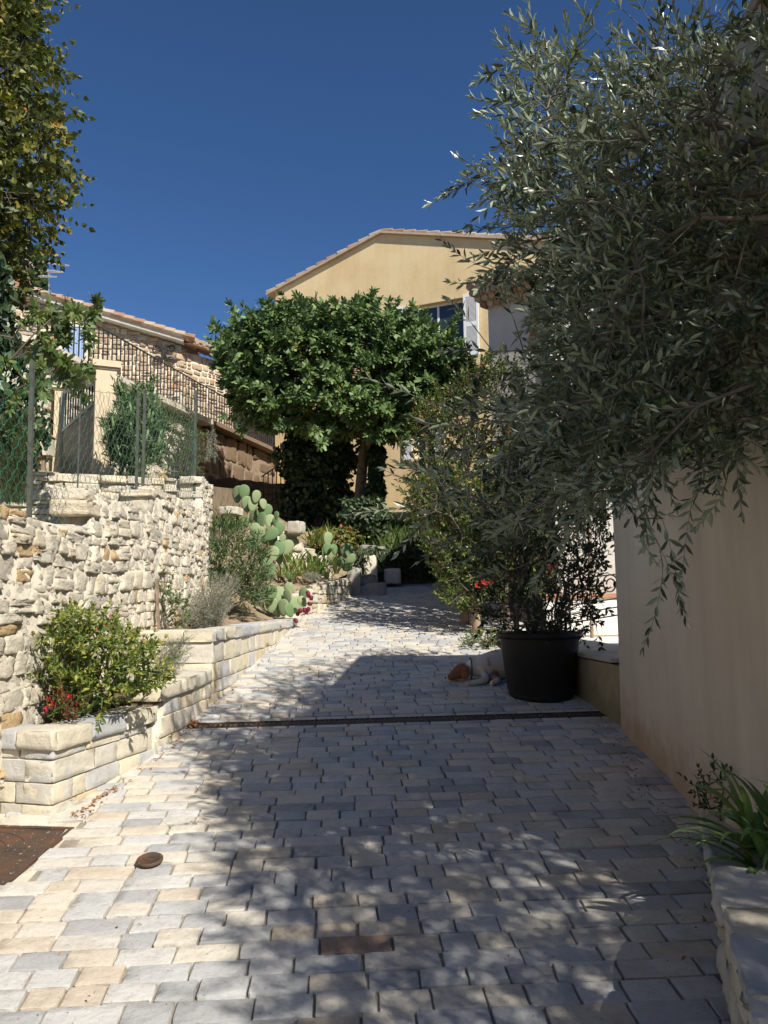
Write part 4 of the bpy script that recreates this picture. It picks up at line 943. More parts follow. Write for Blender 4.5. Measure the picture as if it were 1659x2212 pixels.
mb = MB(); P = [np.array([math.cos(t)*.026, math.sin(t)*.014, .028])@Mk.T+np.array([KEYC[0], KEYC[1], gz(KEYC[1])]) for t in np.linspace(0, 6.283, 24)]; mb.tube(P, .003, 5); mb.build('handle_ring', MAT['rust'], kc)

# ================================================================ PLANTS
def plant(name, label, cat, base, group=None): return thing(name, label, cat, tuple(base), group)
def z2(X, Y): return ((700+X/1.843)*.6064, (1600+Y/1.843)*.6064)
def skeleton(mbname, parent, mat, root, targets, **kw):
    a, b, r0, r1, tips, dirs = grow(root, targets, **kw); mb = MB(); thick = r0 > .012
    mb.segs(a[thick], b[thick], r0[thick], r1[thick], 8); mb.segs(a[~thick], b[~thick], r0[~thick], r1[~thick], 4)
    return mb, tips, dirs
def finish_tree(t, mb, p0, p1, mat, r=.0015, name='trunk'):
    if p0 is not None: mb.segs(p0, p1, r, r*.8, 3)
    return mb.build(name, mat, t, True)

# ---------------- olive tree, overhanging from the right
ot = plant('olive_tree', 'large olive tree hanging over the lane from the right with green olives', 'tree', (2.35, 1.6, .5))
tg = []
def vol(k, poly, y0, y1, f=None):
    """points of the crown, measured against the photograph's outline at their own distance"""
    poly = np.array(poly, float); out = []
    lo, hi = poly.min(0), poly.max(0)
    while len(out) < k:
        u, v = rng.uniform(lo, hi); c = False; n = len(poly)
        for i in range(n):
            a, b = poly[i], poly[i-1]
            if (a[1] > v) != (b[1] > v) and u < (b[0]-a[0])*(v-a[1])/(b[1]-a[1])+a[0]: c = not c
        if c: out.append(PY(u, v, rng.uniform(y0, y1)))
    return np.array(out)
dense = [(1290, 300), (1350, 160), (1470, 110), (1640, 60), (1900, -200), (2000, 300), (1900, 970), (1600, 990), (1500, 970), (1380, 1040), (1290, 1080), (1215, 1060), (1200, 900), (1210, 760), (1205, 560), (1230, 400)]
sparse = [(1130, 130), (1200, 100), (1260, 280), (1200, 420), (1160, 560), (1090, 600), (1110, 480), (1090, 400), (1150, 300)]
low = [(950, 880), (1080, 860), (1250, 900), (1330, 1060), (1230, 1150), (1100, 1180), (1010, 1130), (960, 1070)]
tg += [vol(2500, dense, 2.4, 4.6), vol(1500, [(1230, 420), (1900, 350), (1900, 960), (1600, 975), (1500, 950), (1380, 1020), (1290, 1060), (1220, 1040), (1210, 760)], 2.6, 4.8), vol(130, sparse, 2.7, 3.8), vol(60, low, 2.7, 3.8)]
tipsets = [(1035, 385, 3.2), (1075, 365, 3.2), (1090, 325, 3.1), (1145, 120, 2.9), (1190, 95, 2.9), (1235, 130, 2.9), (1250, 110, 3.0), (1120, 270, 3.1), (1040, 575, 3.4), (1080, 600, 3.4), (1110, 590, 3.3),
           (920, 865, 3.1), (985, 930, 3.0), (910, 1090, 2.9), (950, 1075, 2.9), (1020, 1080, 3.0), (1075, 1190, 3.0), (1110, 1230, 3.1), (1180, 1200, 3.1), (1020, 700, 3.3), (1065, 760, 3.3), (1110, 690, 3.2),
           (1430, 1120, 2.8), (1425, 1180, 2.8), (1432, 1225, 2.8), (1390, 1120, 2.8), (1500, 1060, 2.8), (1560, 1070, 2.7), (1355, 30, 2.6), (1400, 40, 2.5), (1290, 70, 2.9), (1480, 40, 2.3), (1420, 90, 2.6), (1520, 60, 2.4), (1450, 20, 2.5), (1560, 20, 2.3), (1240, 180, 2.9)]
tg.append(np.array([PY(*q) for q in tipsets]))
tg.append(in_ellipsoid(3900, (2.75, -.1, 3.7), (1.7, 2.2, 1.1))); tg.append(in_ellipsoid(950, (1.9, 1.7, 3.9), (1.3, 1.2, .8)))     # the rest of the crown, above and behind the camera
tg.append(in_ellipsoid(330, (1.0, .9, 4.1), (1.0, 1.3, .6)))
tg.append(in_ellipsoid(120, (2.6, 3.8, 4.6), (1.2, 1.5, .8)))
tg = np.concatenate(tg)
_t = (tg[:, 2]-SLOPE*tg[:, 1])/(.669+.0714); _x = tg[:, 0]-.446*_t; _y = tg[:, 1]+.595*_t
tg = tg[(tg[:, 1] > 2.35) | (_x > np.interp(_y, [2, 2.7, 3.5, 4.5, 5.5, 6, 9], [-.3, -.38, -.62, -.85, -.7, -.4, -.8]))]
tg = tg[~((tg[:, 0] > bx(4)-.12) & (tg[:, 1] > 2.7) & (tg[:, 2] < 3.95))]      # nothing inside the house
mb, tips, dirs = skeleton('trunk', ot, None, (2.35, 1.7, .4), tg, trunk=[(2.3, 1.75, 1.0), (2.2, 1.9, 1.6), (2.05, 2.1, 2.1), (1.85, 2.35, 2.6), (1.6, 2.6, 2.95)], step=.13, tipr=.0021, expo=.40, rootr=.09, up=.1)
dirs = unit(dirs+np.array([-.25, .1, .25])*rng.uniform(0, 1.2, (len(dirs), 1)))
hang = (tips[:, 2] < 2.0) & (tips[:, 0] > .9) & (rng.random(len(tips)) < .35); dirs[hang] = unit(dirs[hang]*.3+np.array([0, 0, -1.]))
fl, p0, p1 = foliage_obj('crown', T_OLIVE, MAT['olivel'], ot, tips, dirs, .24, 8, .064, 50, .22)
finish_tree(ot, mb, p0, p1, MAT['olivebark'], .0014)
mo = MB(); mo.lathe([(0, -.011), (.006, -.009), (.009, -.003), (.0085, .004), (.005, .009), (0, .011)], n=10); mem = mo.mesh('olive'); mem.materials.append(MAT['olive']); mem.polygons.foreach_set('use_smooth', np.ones(len(mem.polygons), bool))
cand = tips[(tips[:, 1] > 2.2) & (tips[:, 1] < 3.6)]; cand = cand[rng.permutation(len(cand))[:60]]
for c in cand:
    inst('olive_fruit', mem, c+np.array([rng.normal(0, .02), -.03, -.03]), ot, rot=(rng.normal(0, .3), rng.normal(0, .3), 0), scale=(1.15,)*3)

# ---------------- lime tree at the left edge with ivy-dark lower part
lt = plant('lime_tree', 'tall lime tree with autumn tinged leaves at the left edge of the lane', 'tree', (-5.6, 8.8, 2))
tg = np.concatenate([in_ellipsoid(3300, (-5.85, 8.8, 7.0), (2.1, 1.7, 2.5), .45), in_ellipsoid(420, (-5.35, 8.7, 5.0), (.8, .9, .9)), in_ellipsoid(900, (-5.5, 8.8, 9.2), (1.4, 1.3, 1.6))])
mb, tips, dirs = skeleton('trunk', lt, None, (-5.7, 9.0, 1.9), tg, trunk=[(-5.65, 8.95, 3.2), (-5.6, 8.9, 4.6), (-5.5, 8.8, 5.6)], step=.35, tipr=.003, rootr=.17)
dirs = unit(dirs+rng.normal(0, .3, dirs.shape))
edge = lambda P: np.clip(rng.uniform(0, .84, len(P))+(rng.random(len(P)) < .08)*.3+(P[:, 0] > -3.75)*rng.uniform(0, .22, len(P)), 0, 1)
fl, p0, p1 = foliage_obj('crown', T_TRI, MAT['lime'], lt, tips, dirs, .38, 6, .098, 60, .3, tintf=edge)
finish_tree(lt, mb, p0, p1, MAT['bark'], .0022)
# ivy smothered trunk below it
iv = plant('ivy_clad_trunk', 'dark ivy clad tree trunk behind the wire fence at the left edge', 'ivy', (-4.3, 8.2, 2))
n = 5200; zz = rng.uniform(2.7, 5.4, n); an = rng.uniform(0, 6.283, n); rr = (.62+.2*np.sin(zz*2.3)+.15*np.sin(an*3+zz*3))*np.sqrt(rng.uniform(.4, 1, n))*np.interp(zz, [2.7, 3.6, 5.4], [1.0, 1.05, .75])
P = np.stack([-4.58+rr*np.cos(an), 8.6+rr*np.sin(an), zz], 1); out = np.stack([np.cos(an), np.sin(an), np.zeros(n)], 1)
mb = MB(); leafcloud(mb, T_TRI, P, unit(rng.normal(0, .5, (n, 3))+np.array([0, 0, -.9])), out+rng.normal(0, .4, (n, 3)), rng.uniform(.07, .13, n), rng.uniform(0, .8, n)); mb.build('leaves', MAT['ivy'], iv)
mb = MB(); mb.tube([(-4.75, 8.6, 1.9), (-4.7, 8.6, 3.5), (-4.8, 8.6, 5.4)], [.28, .24, .18], 12); mb.build('trunk', MAT['bark'], iv, True)
# vine branches in front of the railing
vn = plant('vine', 'fig-like vine with large light green leaves in front of the terrace railing', 'vine', (-3.6, 7.6, 2.5))
tg = np.array([PY(u, v, rng.uniform(7.1, 7.7)) for u, v in [(70, 670), (95, 660), (110, 690), (125, 705), (75, 720), (100, 735), (60, 760), (128, 745), (150, 668), (170, 675), (190, 668), (200, 660), (130, 660), (155, 690), (120, 800), (140, 790), (165, 780), (150, 815), (130, 780), (88, 800), (60, 830), (50, 870), (65, 905), (75, 930), (110, 765), (85, 690), (45, 700), (178, 790), (95, 810), (30, 730), (20, 780), (35, 840), (20, 900), (185, 690), (112, 720), (90, 755)]])
mb, tips, dirs = skeleton('stem', vn, None, (-4.1, 7.6, 1.9), tg, trunk=[(-4.05, 7.6, 3.2), (-3.9, 7.5, 4.2)], step=.2, tipr=.004, rootr=.03)
fl, p0, p1 = foliage_obj('leaves', T_FIG, MAT['vine'], vn, tips, dirs*.6+np.array([0, 0, -.4]), .22, 4, .15, 70, .3)
finish_tree(vn, mb, p0, p1, MAT['bark'], .003, 'stem')
# cypress
cyb = PY(78, 660, 34); cyt = PY(80, 540, 34)
cy = plant('cypress_tree', 'slim dark cypress behind the stone house roof next to the aerial', 'tree', (cyb[0], cyb[1], 3))
n = 2600; zz = rng.uniform(3, cyt[2], n); f = (zz-3)/(cyt[2]-3); an = rng.uniform(0, 6.283, n); rr = .75*np.sqrt(1-f**2.2)*(.75+.25*rng.random(n))
P = np.stack([cyb[0]+rr*np.cos(an), cyb[1]+rr*np.sin(an), zz], 1); mb = MB(); leafcloud(mb, T_TRI, P, unit(np.stack([np.cos(an)*.4, np.sin(an)*.4, np.ones(n)], 1)+rng.normal(0, .2, (n, 3))), rdir(n), rng.uniform(.2, .42, n), rng.uniform(0, 1, n)); mb.build('crown', MAT['cypress'], cy)
mb = MB(); mb.tube([(cyb[0], cyb[1], 2.5), (cyb[0], cyb[1], cyt[2]-1)], [.18, .04], 8); mb.build('trunk', MAT['bark'], cy)

# ---------------- fig tree
FB = PY(792, 1112, 16.9); fg = plant('fig_tree', 'broad fig tree with dark green lobed leaves in front of the yellow house', 'tree', tuple(FB))
out = [(485, 780), (495, 740), (535, 715), (570, 690), (630, 675), (700, 685), (800, 675), (840, 690), (900, 715), (950, 745), (995, 800), (1020, 840), (990, 880), (930, 905), (870, 925), (800, 950), (720, 930), (640, 930), (570, 910), (530, 880), (500, 830)]
tg = vol(1700, out, 15.3, 18.3)
mid = PY(760, 815, 16.8); q = (tg-mid)/np.array([2.9, 1.6, 1.45]); rr = np.linalg.norm(q, axis=1); tg = tg[(rr < 1.2) & ((rr > .6) | (rng.random(len(rr)) < .3))]
tg = np.concatenate([tg, np.array([PY(u, v, y) for u, v, y in [(560, 900, 16.4), (575, 915, 16.4), (590, 925, 16.2), (600, 905, 16), (550, 880, 16.4), (570, 890, 16), (800, 650, 16.4), (478, 720, 16.6), (520, 700, 16.5), (960, 720, 16.8), (500, 800, 16.4), (545, 925, 15.8), (530, 905, 15.6), (1035, 790, 16.8), (930, 920, 16.6), (700, 945, 15.4), (690, 930, 15.4), (860, 935, 15.8), (515, 860, 16)]])])
kv = PY(800, 1000, 16.9); kv2 = PY(810, 930, 16.8)
mb, tips, dirs = skeleton('trunk', fg, None, FB+np.array([.15, 0, -.5]), tg, trunk=[FB+np.array([.18, 0, 0]), kv+np.array([.12, 0, 0]), kv2+np.array([-.1, -.1, .1])], step=.3, tipr=.006, rootr=.17, expo=.5)
b2 = PY(765, 1060, 17.0); mb.tube([FB+np.array([-.2, .1, -.3]), PY(780, 1040, 17), PY(787, 960, 16.9), PY(785, 900, 16.8), PY(740, 850, 16.9)], [.14, .12, .10, .09, .07], 10)
mb.tube([PY(812, 960, 16.8), PY(860, 915, 16.7), PY(920, 890, 16.8)], [.10, .08, .05], 10)
outd = unit(tips-mid)*.8+np.array([0, -.25, .45]); dirs = unit(dirs*.4+outd)
fl, p0, p1 = foliage_obj('crown', T_FIG, MAT['figl'], fg, tips, dirs, .34, 5, .235, 62, .3, tintf=lambda P: np.clip(rng.uniform(0, .93, len(P))+(rng.random(len(P)) < .008)*.4, 0, 1))
finish_tree(fg, mb, p0, p1, MAT['bark'], .005)
def ivymass(name, label, cat, c, r, n, size, mat='ivy', tpl=None, tint=(0, 1), hollow=.5, extra=None):
    t = plant(name, label, cat, (c[0], c[1], c[2]-r[2])); d = rdir(n); rad = (hollow+(1-hollow)*rng.random(n))*(1+.16*np.sin(d[:, 0]*7+c[0])+.14*np.sin(d[:, 2]*9+1)+.1*np.sin(d[:, 1]*11))
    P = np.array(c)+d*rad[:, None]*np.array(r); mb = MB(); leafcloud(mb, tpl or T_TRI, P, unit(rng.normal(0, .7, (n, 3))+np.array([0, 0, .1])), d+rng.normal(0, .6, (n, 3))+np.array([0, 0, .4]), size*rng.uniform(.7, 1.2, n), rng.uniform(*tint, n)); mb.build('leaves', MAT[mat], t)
    mb = MB(); k = 26; e = np.array(c)+rdir(k)*np.array(r)*.8; s0 = np.tile(np.array([c[0], c[1], c[2]-r[2]]), (k, 1)); mb.segs(s0, e, .012, .004, 4); mb.build('stems', MAT['bark'], t)
    return t
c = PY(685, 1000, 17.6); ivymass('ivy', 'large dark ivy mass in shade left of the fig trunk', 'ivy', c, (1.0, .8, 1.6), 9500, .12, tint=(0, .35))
c = PY(815, 1040, 16.75); t = plant('ivy', 'ivy climbing in a dense sleeve up the right fig trunk', 'ivy', (c[0], c[1], 3)); n = 2600
f = rng.random(n); A0 = PY(812, 1150, 16.8); A1_ = PY(812, 925, 16.75); an = rng.uniform(0, 6.283, n); P = A0+(A1_-A0)*f[:, None]+np.stack([np.cos(an), np.sin(an), np.zeros(n)], 1)*(.15+.04*np.sin(f*20))[:, None]
mb = MB(); leafcloud(mb, T_TRI, P, unit(rng.normal(0, .5, (n, 3))+np.array([0, 0, -.6])), P-A0-(A1_-A0)*f[:, None]+rng.normal(0, .1, (n, 3)), rng.uniform(.07, .12, n), rng.uniform(0, .6, n)); mb.build('leaves', MAT['ivy'], t)
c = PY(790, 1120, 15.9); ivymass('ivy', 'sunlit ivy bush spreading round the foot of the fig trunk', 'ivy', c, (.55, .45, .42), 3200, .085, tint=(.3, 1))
c = PY(725, 1165, 14.9); ivymass('groundcover_shrub', 'low reddish green shrub between the broken rubble wall and the ivy', 'shrub', c, (.55, .4, .22), 1500, .07, 'photinia', tint=(.4, 1))
c = PY(880, 960, 16.0); ivymass('ivy', 'small hanging ivy spray right of the fig trunk', 'ivy', PY(900, 925, 16.4), (.35, .3, .2), 500, .09, tint=(.1, .7))
# shaded ground cover on the upper bank
n = 5000; X = rng.uniform(-1.2, 3.2, n); Y_ = rng.uniform(15.7, 18.2, n); Zb = 2.55+np.clip(Y_-16, 0, 2.5)*.32
mb = MB(); dz_ = rng.normal(0, .5, (n, 3)); dz_[:, 2] = abs(dz_[:, 2])+.7; leafcloud(mb, T_NARROW, np.stack([X, Y_, Zb], 1), dz_, rdir(n), rng.uniform(.15, .42, n), rng.uniform(0, .7, n)); o = mb.build('ground_cover', MAT['green']); tag(o, 'dark leafy ground cover on the shaded bank above the rock wall', 'ground cover', kind='stuff')
n = 2200; X = rng.uniform(-.5, 2.6, n); mb = MB(); P = np.stack([X, np.interp(X, [-.62, .1, 1.1, 3.2], [14.95, 15.6, 15.9, 15.75])-.12-rng.random(n)*.15, rng.uniform(2.1, 2.6, n)], 1); leafcloud(mb, T_NARROW, P, unit(rng.normal(0, .4, (n, 3))+np.array([0, -.3, -.7])), rdir(n), rng.uniform(.1, .3, n), rng.uniform(0, .5, n)); o = mb.build('trailing_plants', MAT['rosemary']); tag(o, 'trailing greenery hanging over the shaded rock wall', 'ground cover', kind='stuff')

# ---------------- prickly pears
def padmesh(seed):
    r = np.random.default_rng(seed); mb = MB(); nu, nv = 18, 12; V = []
    for i in range(nv+1):
        th = math.pi*i/nv
        for j in range(nu):
            ph = 2*math.pi*j/nu; x = math.sin(th)*math.cos(ph); y = math.sin(th)*math.sin(ph); z = -math.cos(th)
            wz = .36+.09*z; V.append((x*wz*(1+.03*math.sin(3*ph+seed)), y*.085*(1+.2*r.normal()*.15), .5+.5*z))
    mb.add(V, [(i*nu+j, i*nu+(j+1) % nu, (i+1)*nu+(j+1) % nu, (i+1)*nu+j) for i in range(nv) for j in range(nu)], r.uniform(0, 1))
    P = []
    for a in np.linspace(-.26, .26, 5):
        for b in np.linspace(.18, .88, 7):
            aa = a+(.05 if int(b*10) % 2 else 0)
            if (aa/.38)**2+((b-.5)/.47)**2 < .85: P.append((aa, -.085*math.sqrt(max(.05, 1-(aa/.4)**2-((b-.5)/.52)**2)), b))
    k = len(mb.S)
    for p in P: mb.segs([p], [(p[0]+.01, p[1]-.035, p[2]+.01)], .007, .002, 3)
    me = mb.mesh('pad'); me.materials.append(MAT['pad']); me.materials.append(MAT['white'])
    mi = np.zeros(len(me.polygons), np.int32); mi[k:] = 1; me.polygons.foreach_set('material_index', mi); sm = np.ones(len(me.polygons), bool); me.polygons.foreach_set('use_smooth', sm); return me
PADM = [padmesh(i) for i in range(6)]
mf = MB(); mf.lathe([(0, 0), (.35, .1), (.5, .45), (.42, .85), (.25, .95), (0, .9)], n=10); FRM = mf.mesh('fruit'); FRM.materials.append(MAT['fruitred']); FRM.polygons.foreach_set('use_smooth', np.ones(len(FRM.polygons), bool))
def cactus(label, pads, fruits, y, base):
    t = plant('prickly_pear', label, 'cactus', base)
    for (X, Y, h, tilt) in pads:
        u, v = z2(X, Y); yy = y+rng.uniform(-.2, .2); c = PY(u, v, yy); H = h/1.843*.6064/F*yy*1.05
        rot = Matrix.Rotation(rng.uniform(-.7, .7), 3, 'Z') @ Matrix.Rotation(R(tilt), 3, 'Y') @ Matrix.Rotation(rng.uniform(-.2, .2), 3, 'X')
        o = inst('pad', PADM[int(rng.integers(6))], c-np.array(rot @ Vector((0, 0, .5*H))), t, rot=rot.to_euler(), scale=(H*1.0,)*3)
    for X, Y in fruits:
        u, v = z2(X, Y); c = PY(u, v, y-.18); o = inst('fruit', FRM, c, t, rot=(rng.normal(0, .5), rng.normal(0, .5), 0), scale=(.055, .055, .07))
    return t
big = [(268, 298, 120, -15), (312, 282, 98, 0), (392, 312, 85, 10), (332, 362, 105, -5), (368, 362, 95, 10), (438, 360, 70, -5), (462, 408, 95, 8), (378, 450, 110, 8), (425, 470, 115, 0), (322, 475, 85, -20), (480, 470, 90, 10), (525, 435, 55, 0), (520, 480, 65, -10), (490, 560, 105, 50), (425, 605, 120, -5), (545, 520, 90, 15), (500, 600, 90, 0), (547, 645, 95, -5), (598, 645, 100, 20), (565, 590, 65, 0), (440, 700, 140, 0), (540, 700, 115, -10), (460, 800, 110, 0), (385, 530, 95, -10), (480, 770, 125, -5), (410, 560, 110, 0), (600, 830, 50, 0), (370, 620, 120, -5), (500, 690, 110, 8), (420, 420, 80, 5)]
small = [(495, 940, 100, 0), (545, 960, 115, 0), (610, 915, 80, -10), (598, 965, 95, 0), (700, 955, 95, 15), (695, 1000, 75, -30), (640, 1030, 135, 55), (570, 1040, 110, 0), (530, 1060, 90, -20), (490, 1020, 105, 0), (455, 950, 100, -10), (610, 1060, 95, -30)]
thd = [(863, 588, 88, 10), (975, 665, 92, 0), (1000, 665, 90, 12), (1015, 720, 80, 60), (990, 775, 75, 70), (935, 740, 85, -50), (860, 655, 80, 0), (905, 660, 75, -10), (890, 720, 85, 0), (960, 740, 85, 10)]
cactus('tall prickly pear cactus with many pads rising beside the end of the rubble wall', big, [(420, 675), (440, 660), (455, 655), (470, 665), (470, 720), (270, 660), (295, 658), (515, 750)], 10.8, tuple(PY(590, 1265, 10.8)))
cactus('low prickly pear with dark red fruits leaning over the long planter wall', small, [(742, 960), (740, 975), (755, 995), (757, 1020), (688, 1078), (708, 1075), (720, 1085), (728, 1070), (665, 1090), (662, 1140)], 10.25, tuple(PY(610, 1325, 10.25)))
cactus('small prickly pear at the end of the yellow iris bed beneath the shaded bank', thd, [], 12.9, tuple(PY(730, 1235, 12.9)))

# ---------------- bed plants
def bush(name, label, cat, root, poly, y0, y1, k, tpl, mat, stem, length, pairs, size, ang=50, **kw):
    t = plant(name, label, cat, tuple(root)); tg = vol(k, poly, y0, y1)
    mb, tips, dirs = skeleton('stems', t, None, root, tg, step=.08, tipr=kw.pop('tipr', .0022), rootr=kw.pop('rootr', .012), trunk=[np.array(root)+np.array([0, 0, .06])])
    up = kw.pop('upw', .5); dirs = unit(dirs+np.array([0, 0, up])); fl, p0, p1 = foliage_obj('leaves', tpl, MAT[mat], t, tips, dirs, length, pairs, size, ang, .3, **kw)
    finish_tree(t, mb, p0, p1, stem, .0012, 'stems'); return t, tips, dirs
dot = MB(); leafcloud(dot, T_OVAL, np.zeros((5, 3)), np.stack([np.cos(np.arange(5)*1.257), np.sin(np.arange(5)*1.257), np.full(5, .4)], 1), np.tile([0, 0, 1.], (5, 1)), .5, np.linspace(0, 1, 5)); 
def bloom(mat): me = dot.mesh('blossom'); me.materials.append(MAT[mat]); return me
BP, BR = bloom('pinkpetal'), bloom('redpetal')
t, tips, dirs = bush('four_oclock_bush', 'bushy yellow green plant with tiny pink flowers in the nearest planter', 'shrub', (-1.76, 4.72, .82), [(75, 1450), (110, 1430), (120, 1345), (180, 1335), (240, 1350), (320, 1400), (350, 1450), (345, 1480), (300, 1500), (250, 1500), (210, 1540), (130, 1540), (95, 1500)], 4.45, 5.0, 380, T_OVAL, 'mirab', MAT['vine'], .10, 4, .052, 60, tipr=.0035, rootr=.012)
for c in tips[rng.permutation(len(tips))[:45]]: inst('blossom', BP, c+np.array([.02, -.05, .05]), t, rot=(rng.normal(0, .6), rng.normal(0, .6), 0), scale=(.022,)*3)
t, tips, dirs = bush('red_flowered_plant', 'small dark red plant with bright red flowers at the front of the nearest planter', 'flower', (-1.80, 4.50, .82), [(95, 1520), (130, 1500), (175, 1520), (180, 1550), (140, 1568), (100, 1560)], 4.35, 4.6, 60, T_OVAL, 'darkred', MAT['vine'], .05, 3, .032, 60)
for u, v in [(130, 1492), (138, 1500), (105, 1510), (112, 1520), (150, 1505), (165, 1520), (120, 1530), (145, 1530), (100, 1530), (135, 1515)]: inst('blossom', BR, PY(u, v, 4.45), t, rot=(1.0, rng.normal(0, .4), 0), scale=(.034,)*3)
bush('green_plant', 'small bushy green plant on bare stems beside a stake against the rubble wall', 'plant', (-1.86, 6.9, 1.28), [(335, 1250), (355, 1240), (365, 1290), (400, 1300), (410, 1350), (370, 1362), (345, 1330)], 6.8, 7.1, 45, T_OVAL, 'vine', MAT['bark'], .08, 3, .055, 60)
st = MB(); st.bar(PY(343, 1365, 6.75), PY(338, 1250, 6.75), .022); tag(st.build('stake', MAT['wood']), 'thin dark stake leaning against the rubble wall in the long planter', 'stake')
def tuft(name, label, cat, root, poly, y0, y1, k, mat, size=.022, r=.0012, spike=0):
    t = plant(name, label, cat, tuple(root)); tg = vol(k, poly, y0, y1); root = np.array(root); b = root+rng.normal(0, 1, (k, 3))*np.array([.06, .08, .01])
    mbs = MB(); ml = MB(); segs = 5; prev = b
    for j in range(1, segs+1):
        f = j/segs; cur = b+(tg-b)*f+np.array([0, 0, .10])*math.sin(math.pi*f)*.5; mbs.segs(prev, cur, r, r*.8, 3, rng.uniform(.3, 1))
        for q in range(3):
            kk = rng.random(k) < (.95 if f > .3 else .3); P = (prev+(cur-prev)*rng.random((k, 1)))[kk]; d = unit((cur-prev)[kk]+rng.normal(0, .09, (len(P), 3))); leafcloud(ml, T_NARROW, P, unit(d+rdir(len(P))*.7), rdir(len(P)), size*rng.uniform(.7, 1.4, len(P)), rng.uniform(0, 1, len(P)))
        prev = cur
    mbs.build('stems', MAT[mat], t); ml.build('leaves', MAT[mat], t); return t
tuft('lavender', 'large grey green lavender clump in front of the oleander in the long planter', 'shrub', (-1.68, 7.7, 1.28), [(365, 1330), (385, 1290), (420, 1250), (480, 1225), (530, 1240), (520, 1300), (480, 1340), (420, 1365), (375, 1368)], 7.2, 8.6, 420, 'lavender', .03)
tuft('lavender', 'small silvery lavender below the return of the long planter wall', 'shrub', (-1.66, 5.9, .98), [(345, 1400), (370, 1370), (420, 1365), (440, 1395), (400, 1440), (350, 1435)], 5.7, 6.1, 130, 'lavender', .022)
tuft('rosemary', 'dark rosemary bush behind the wire fence at the left edge', 'shrub', (-3.4, 7.3, 2.5), [(-60, 1010), (-40, 900), (30, 880), (85, 930), (80, 1000), (40, 1015)], 7.0, 7.5, 420, 'rosemary', .03)
bush('oleander', 'narrow leaved green oleander against the end of the rubble wall', 'shrub', PY(480, 1330, 9.6), [(445, 1200), (450, 1150), (480, 1130), (530, 1150), (575, 1200), (575, 1290), (540, 1320), (480, 1280), (450, 1240)], 9.1, 9.9, 260, T_NARROW, 'oleander', MAT['bark'], .16, 6, .105, 45)
t = plant('iris_clump', 'dense yellow green iris leaves above the rounded retaining wall', 'plant', tuple(PY(680, 1245, 12.4))); mb = MB()
for u, v, y in [(610, 1245, 11.9), (630, 1250, 12.0), (650, 1245, 12.2), (668, 1248, 12.3), (690, 1245, 12.5), (708, 1248, 12.6), (725, 1240, 12.8), (640, 1225, 12.5), (675, 1222, 12.8), (700, 1225, 13.0), (620, 1215, 12.6)]:
    straps(mb, PY(u, v, y), 16, .42, .035, .8, .9, zero=.07)
mb.build('leaves', MAT['strap'], t)
t = plant('iris_clump', 'pale yellow leaf clump standing between rubble wall end and tall cactus', 'plant', tuple(PY(490, 1150, 9.8))); mb = MB()
for u, v in [(480, 1150), (495, 1150), (510, 1145)]: straps(mb, PY(u, v, 10.1), 12, .42, .03, .7, .8)
mb.build('leaves', MAT['strap'], t)
t = plant('iris_clump', 'green strap leaves among dry stems left of the ivy bush', 'plant', tuple(PY(700, 1175, 14.3))); mb = MB()
for u, v in [(690, 1180), (712, 1178), (672, 1180)]: straps(mb, PY(u, v, 14.3), 14, .5, .035, .7, .8)
mb.build('leaves', MAT['strap'], t)
tuft('dry_grass', 'small dry grey tuft at the foot of the iris leaves', 'grass', tuple(PY(668, 1255, 11.6)), [(645, 1250), (660, 1235), (690, 1238), (700, 1252)], 11.4, 11.8, 70, 'lavender', .03)
# tall succulent and bushy shrub on the upper terrace
t = plant('tall_cactus', 'tall bright green branching cactus right of the gate pillar behind the fence', 'cactus', tuple(PY(275, 1030, 9.9)))
def cylcactus(u, v0, v1, y, k, parent):
    mb = MB(); a = PY(u, v0, y); b = PY(u+rng.uniform(-12, 12), v1, y); P = [a+(b-a)*f+np.array([.04*math.sin(f*6+u), 0, 0]) for f in np.linspace(0, 1, 9)]; mb.tube(P, .026, 6, rng.uniform(0, .6)); q = []
    for i in range(k):
        f = rng.uniform(.2, .95); c = a+(b-a)*f; d = np.array([rng.choice([-1, 1])*rng.uniform(.08, .2), rng.uniform(-.1, .1), 0]); mb.tube([c, c+d+np.array([0, 0, .04]), c+d*1.25+np.array([0, 0, rng.uniform(.15, .3)])], [.022, .022, .016], 6, rng.uniform(0, .6)); q.append(c+d)
    return mb
mb = MB()
for u, v0, v1 in [(292, 1030, 860), (268, 1030, 930), (312, 1030, 920), (283, 1030, 850), (285, 1030, 838), (300, 1030, 850), (278, 1030, 890), (306, 1030, 900)]:
    m_ = cylcactus(u, v0, v1, rng.uniform(9.6, 10.2), 12, t); mb.V += m_.V; mb.L += [l+mb.n for l in m_.L]; mb.S += m_.S; mb.T += m_.T; mb.n += m_.n
mb.build('stems', MAT['pad'], t, True); n = 11000; A = np.concatenate(mb.V); P = A[rng.integers(0, len(A), n)]; m2 = MB(); P = P+rng.normal(0, .03, P.shape); leafcloud(m2, T_NARROW, P, unit(rng.normal(0, .6, (n, 3))+np.array([0, 0, .8])), rdir(n), rng.uniform(.06, .12, n), rng.uniform(0, 1, n)); m2.build('leaves', MAT['oleander'], t)
bush('jasmine_bush', 'loose fine leaved green shrub between the fence posts on the upper terrace', 'shrub', PY(375, 1030, 9.9), [(325, 1000), (330, 910), (370, 890), (420, 920), (440, 980), (420, 1030), (350, 1030)], 9.5, 10.2, 170, T_NARROW, 'green', MAT['bark'], .16, 6, .055, 50)
tuft('weed', 'small yellowish weed tuft behind the last fence post', 'plant', tuple(PY(455, 1000, 9.9)), [(443, 900), (470, 910), (468, 1000), (445, 1000)], 9.8, 10.0, 30, 'lavender', .04)

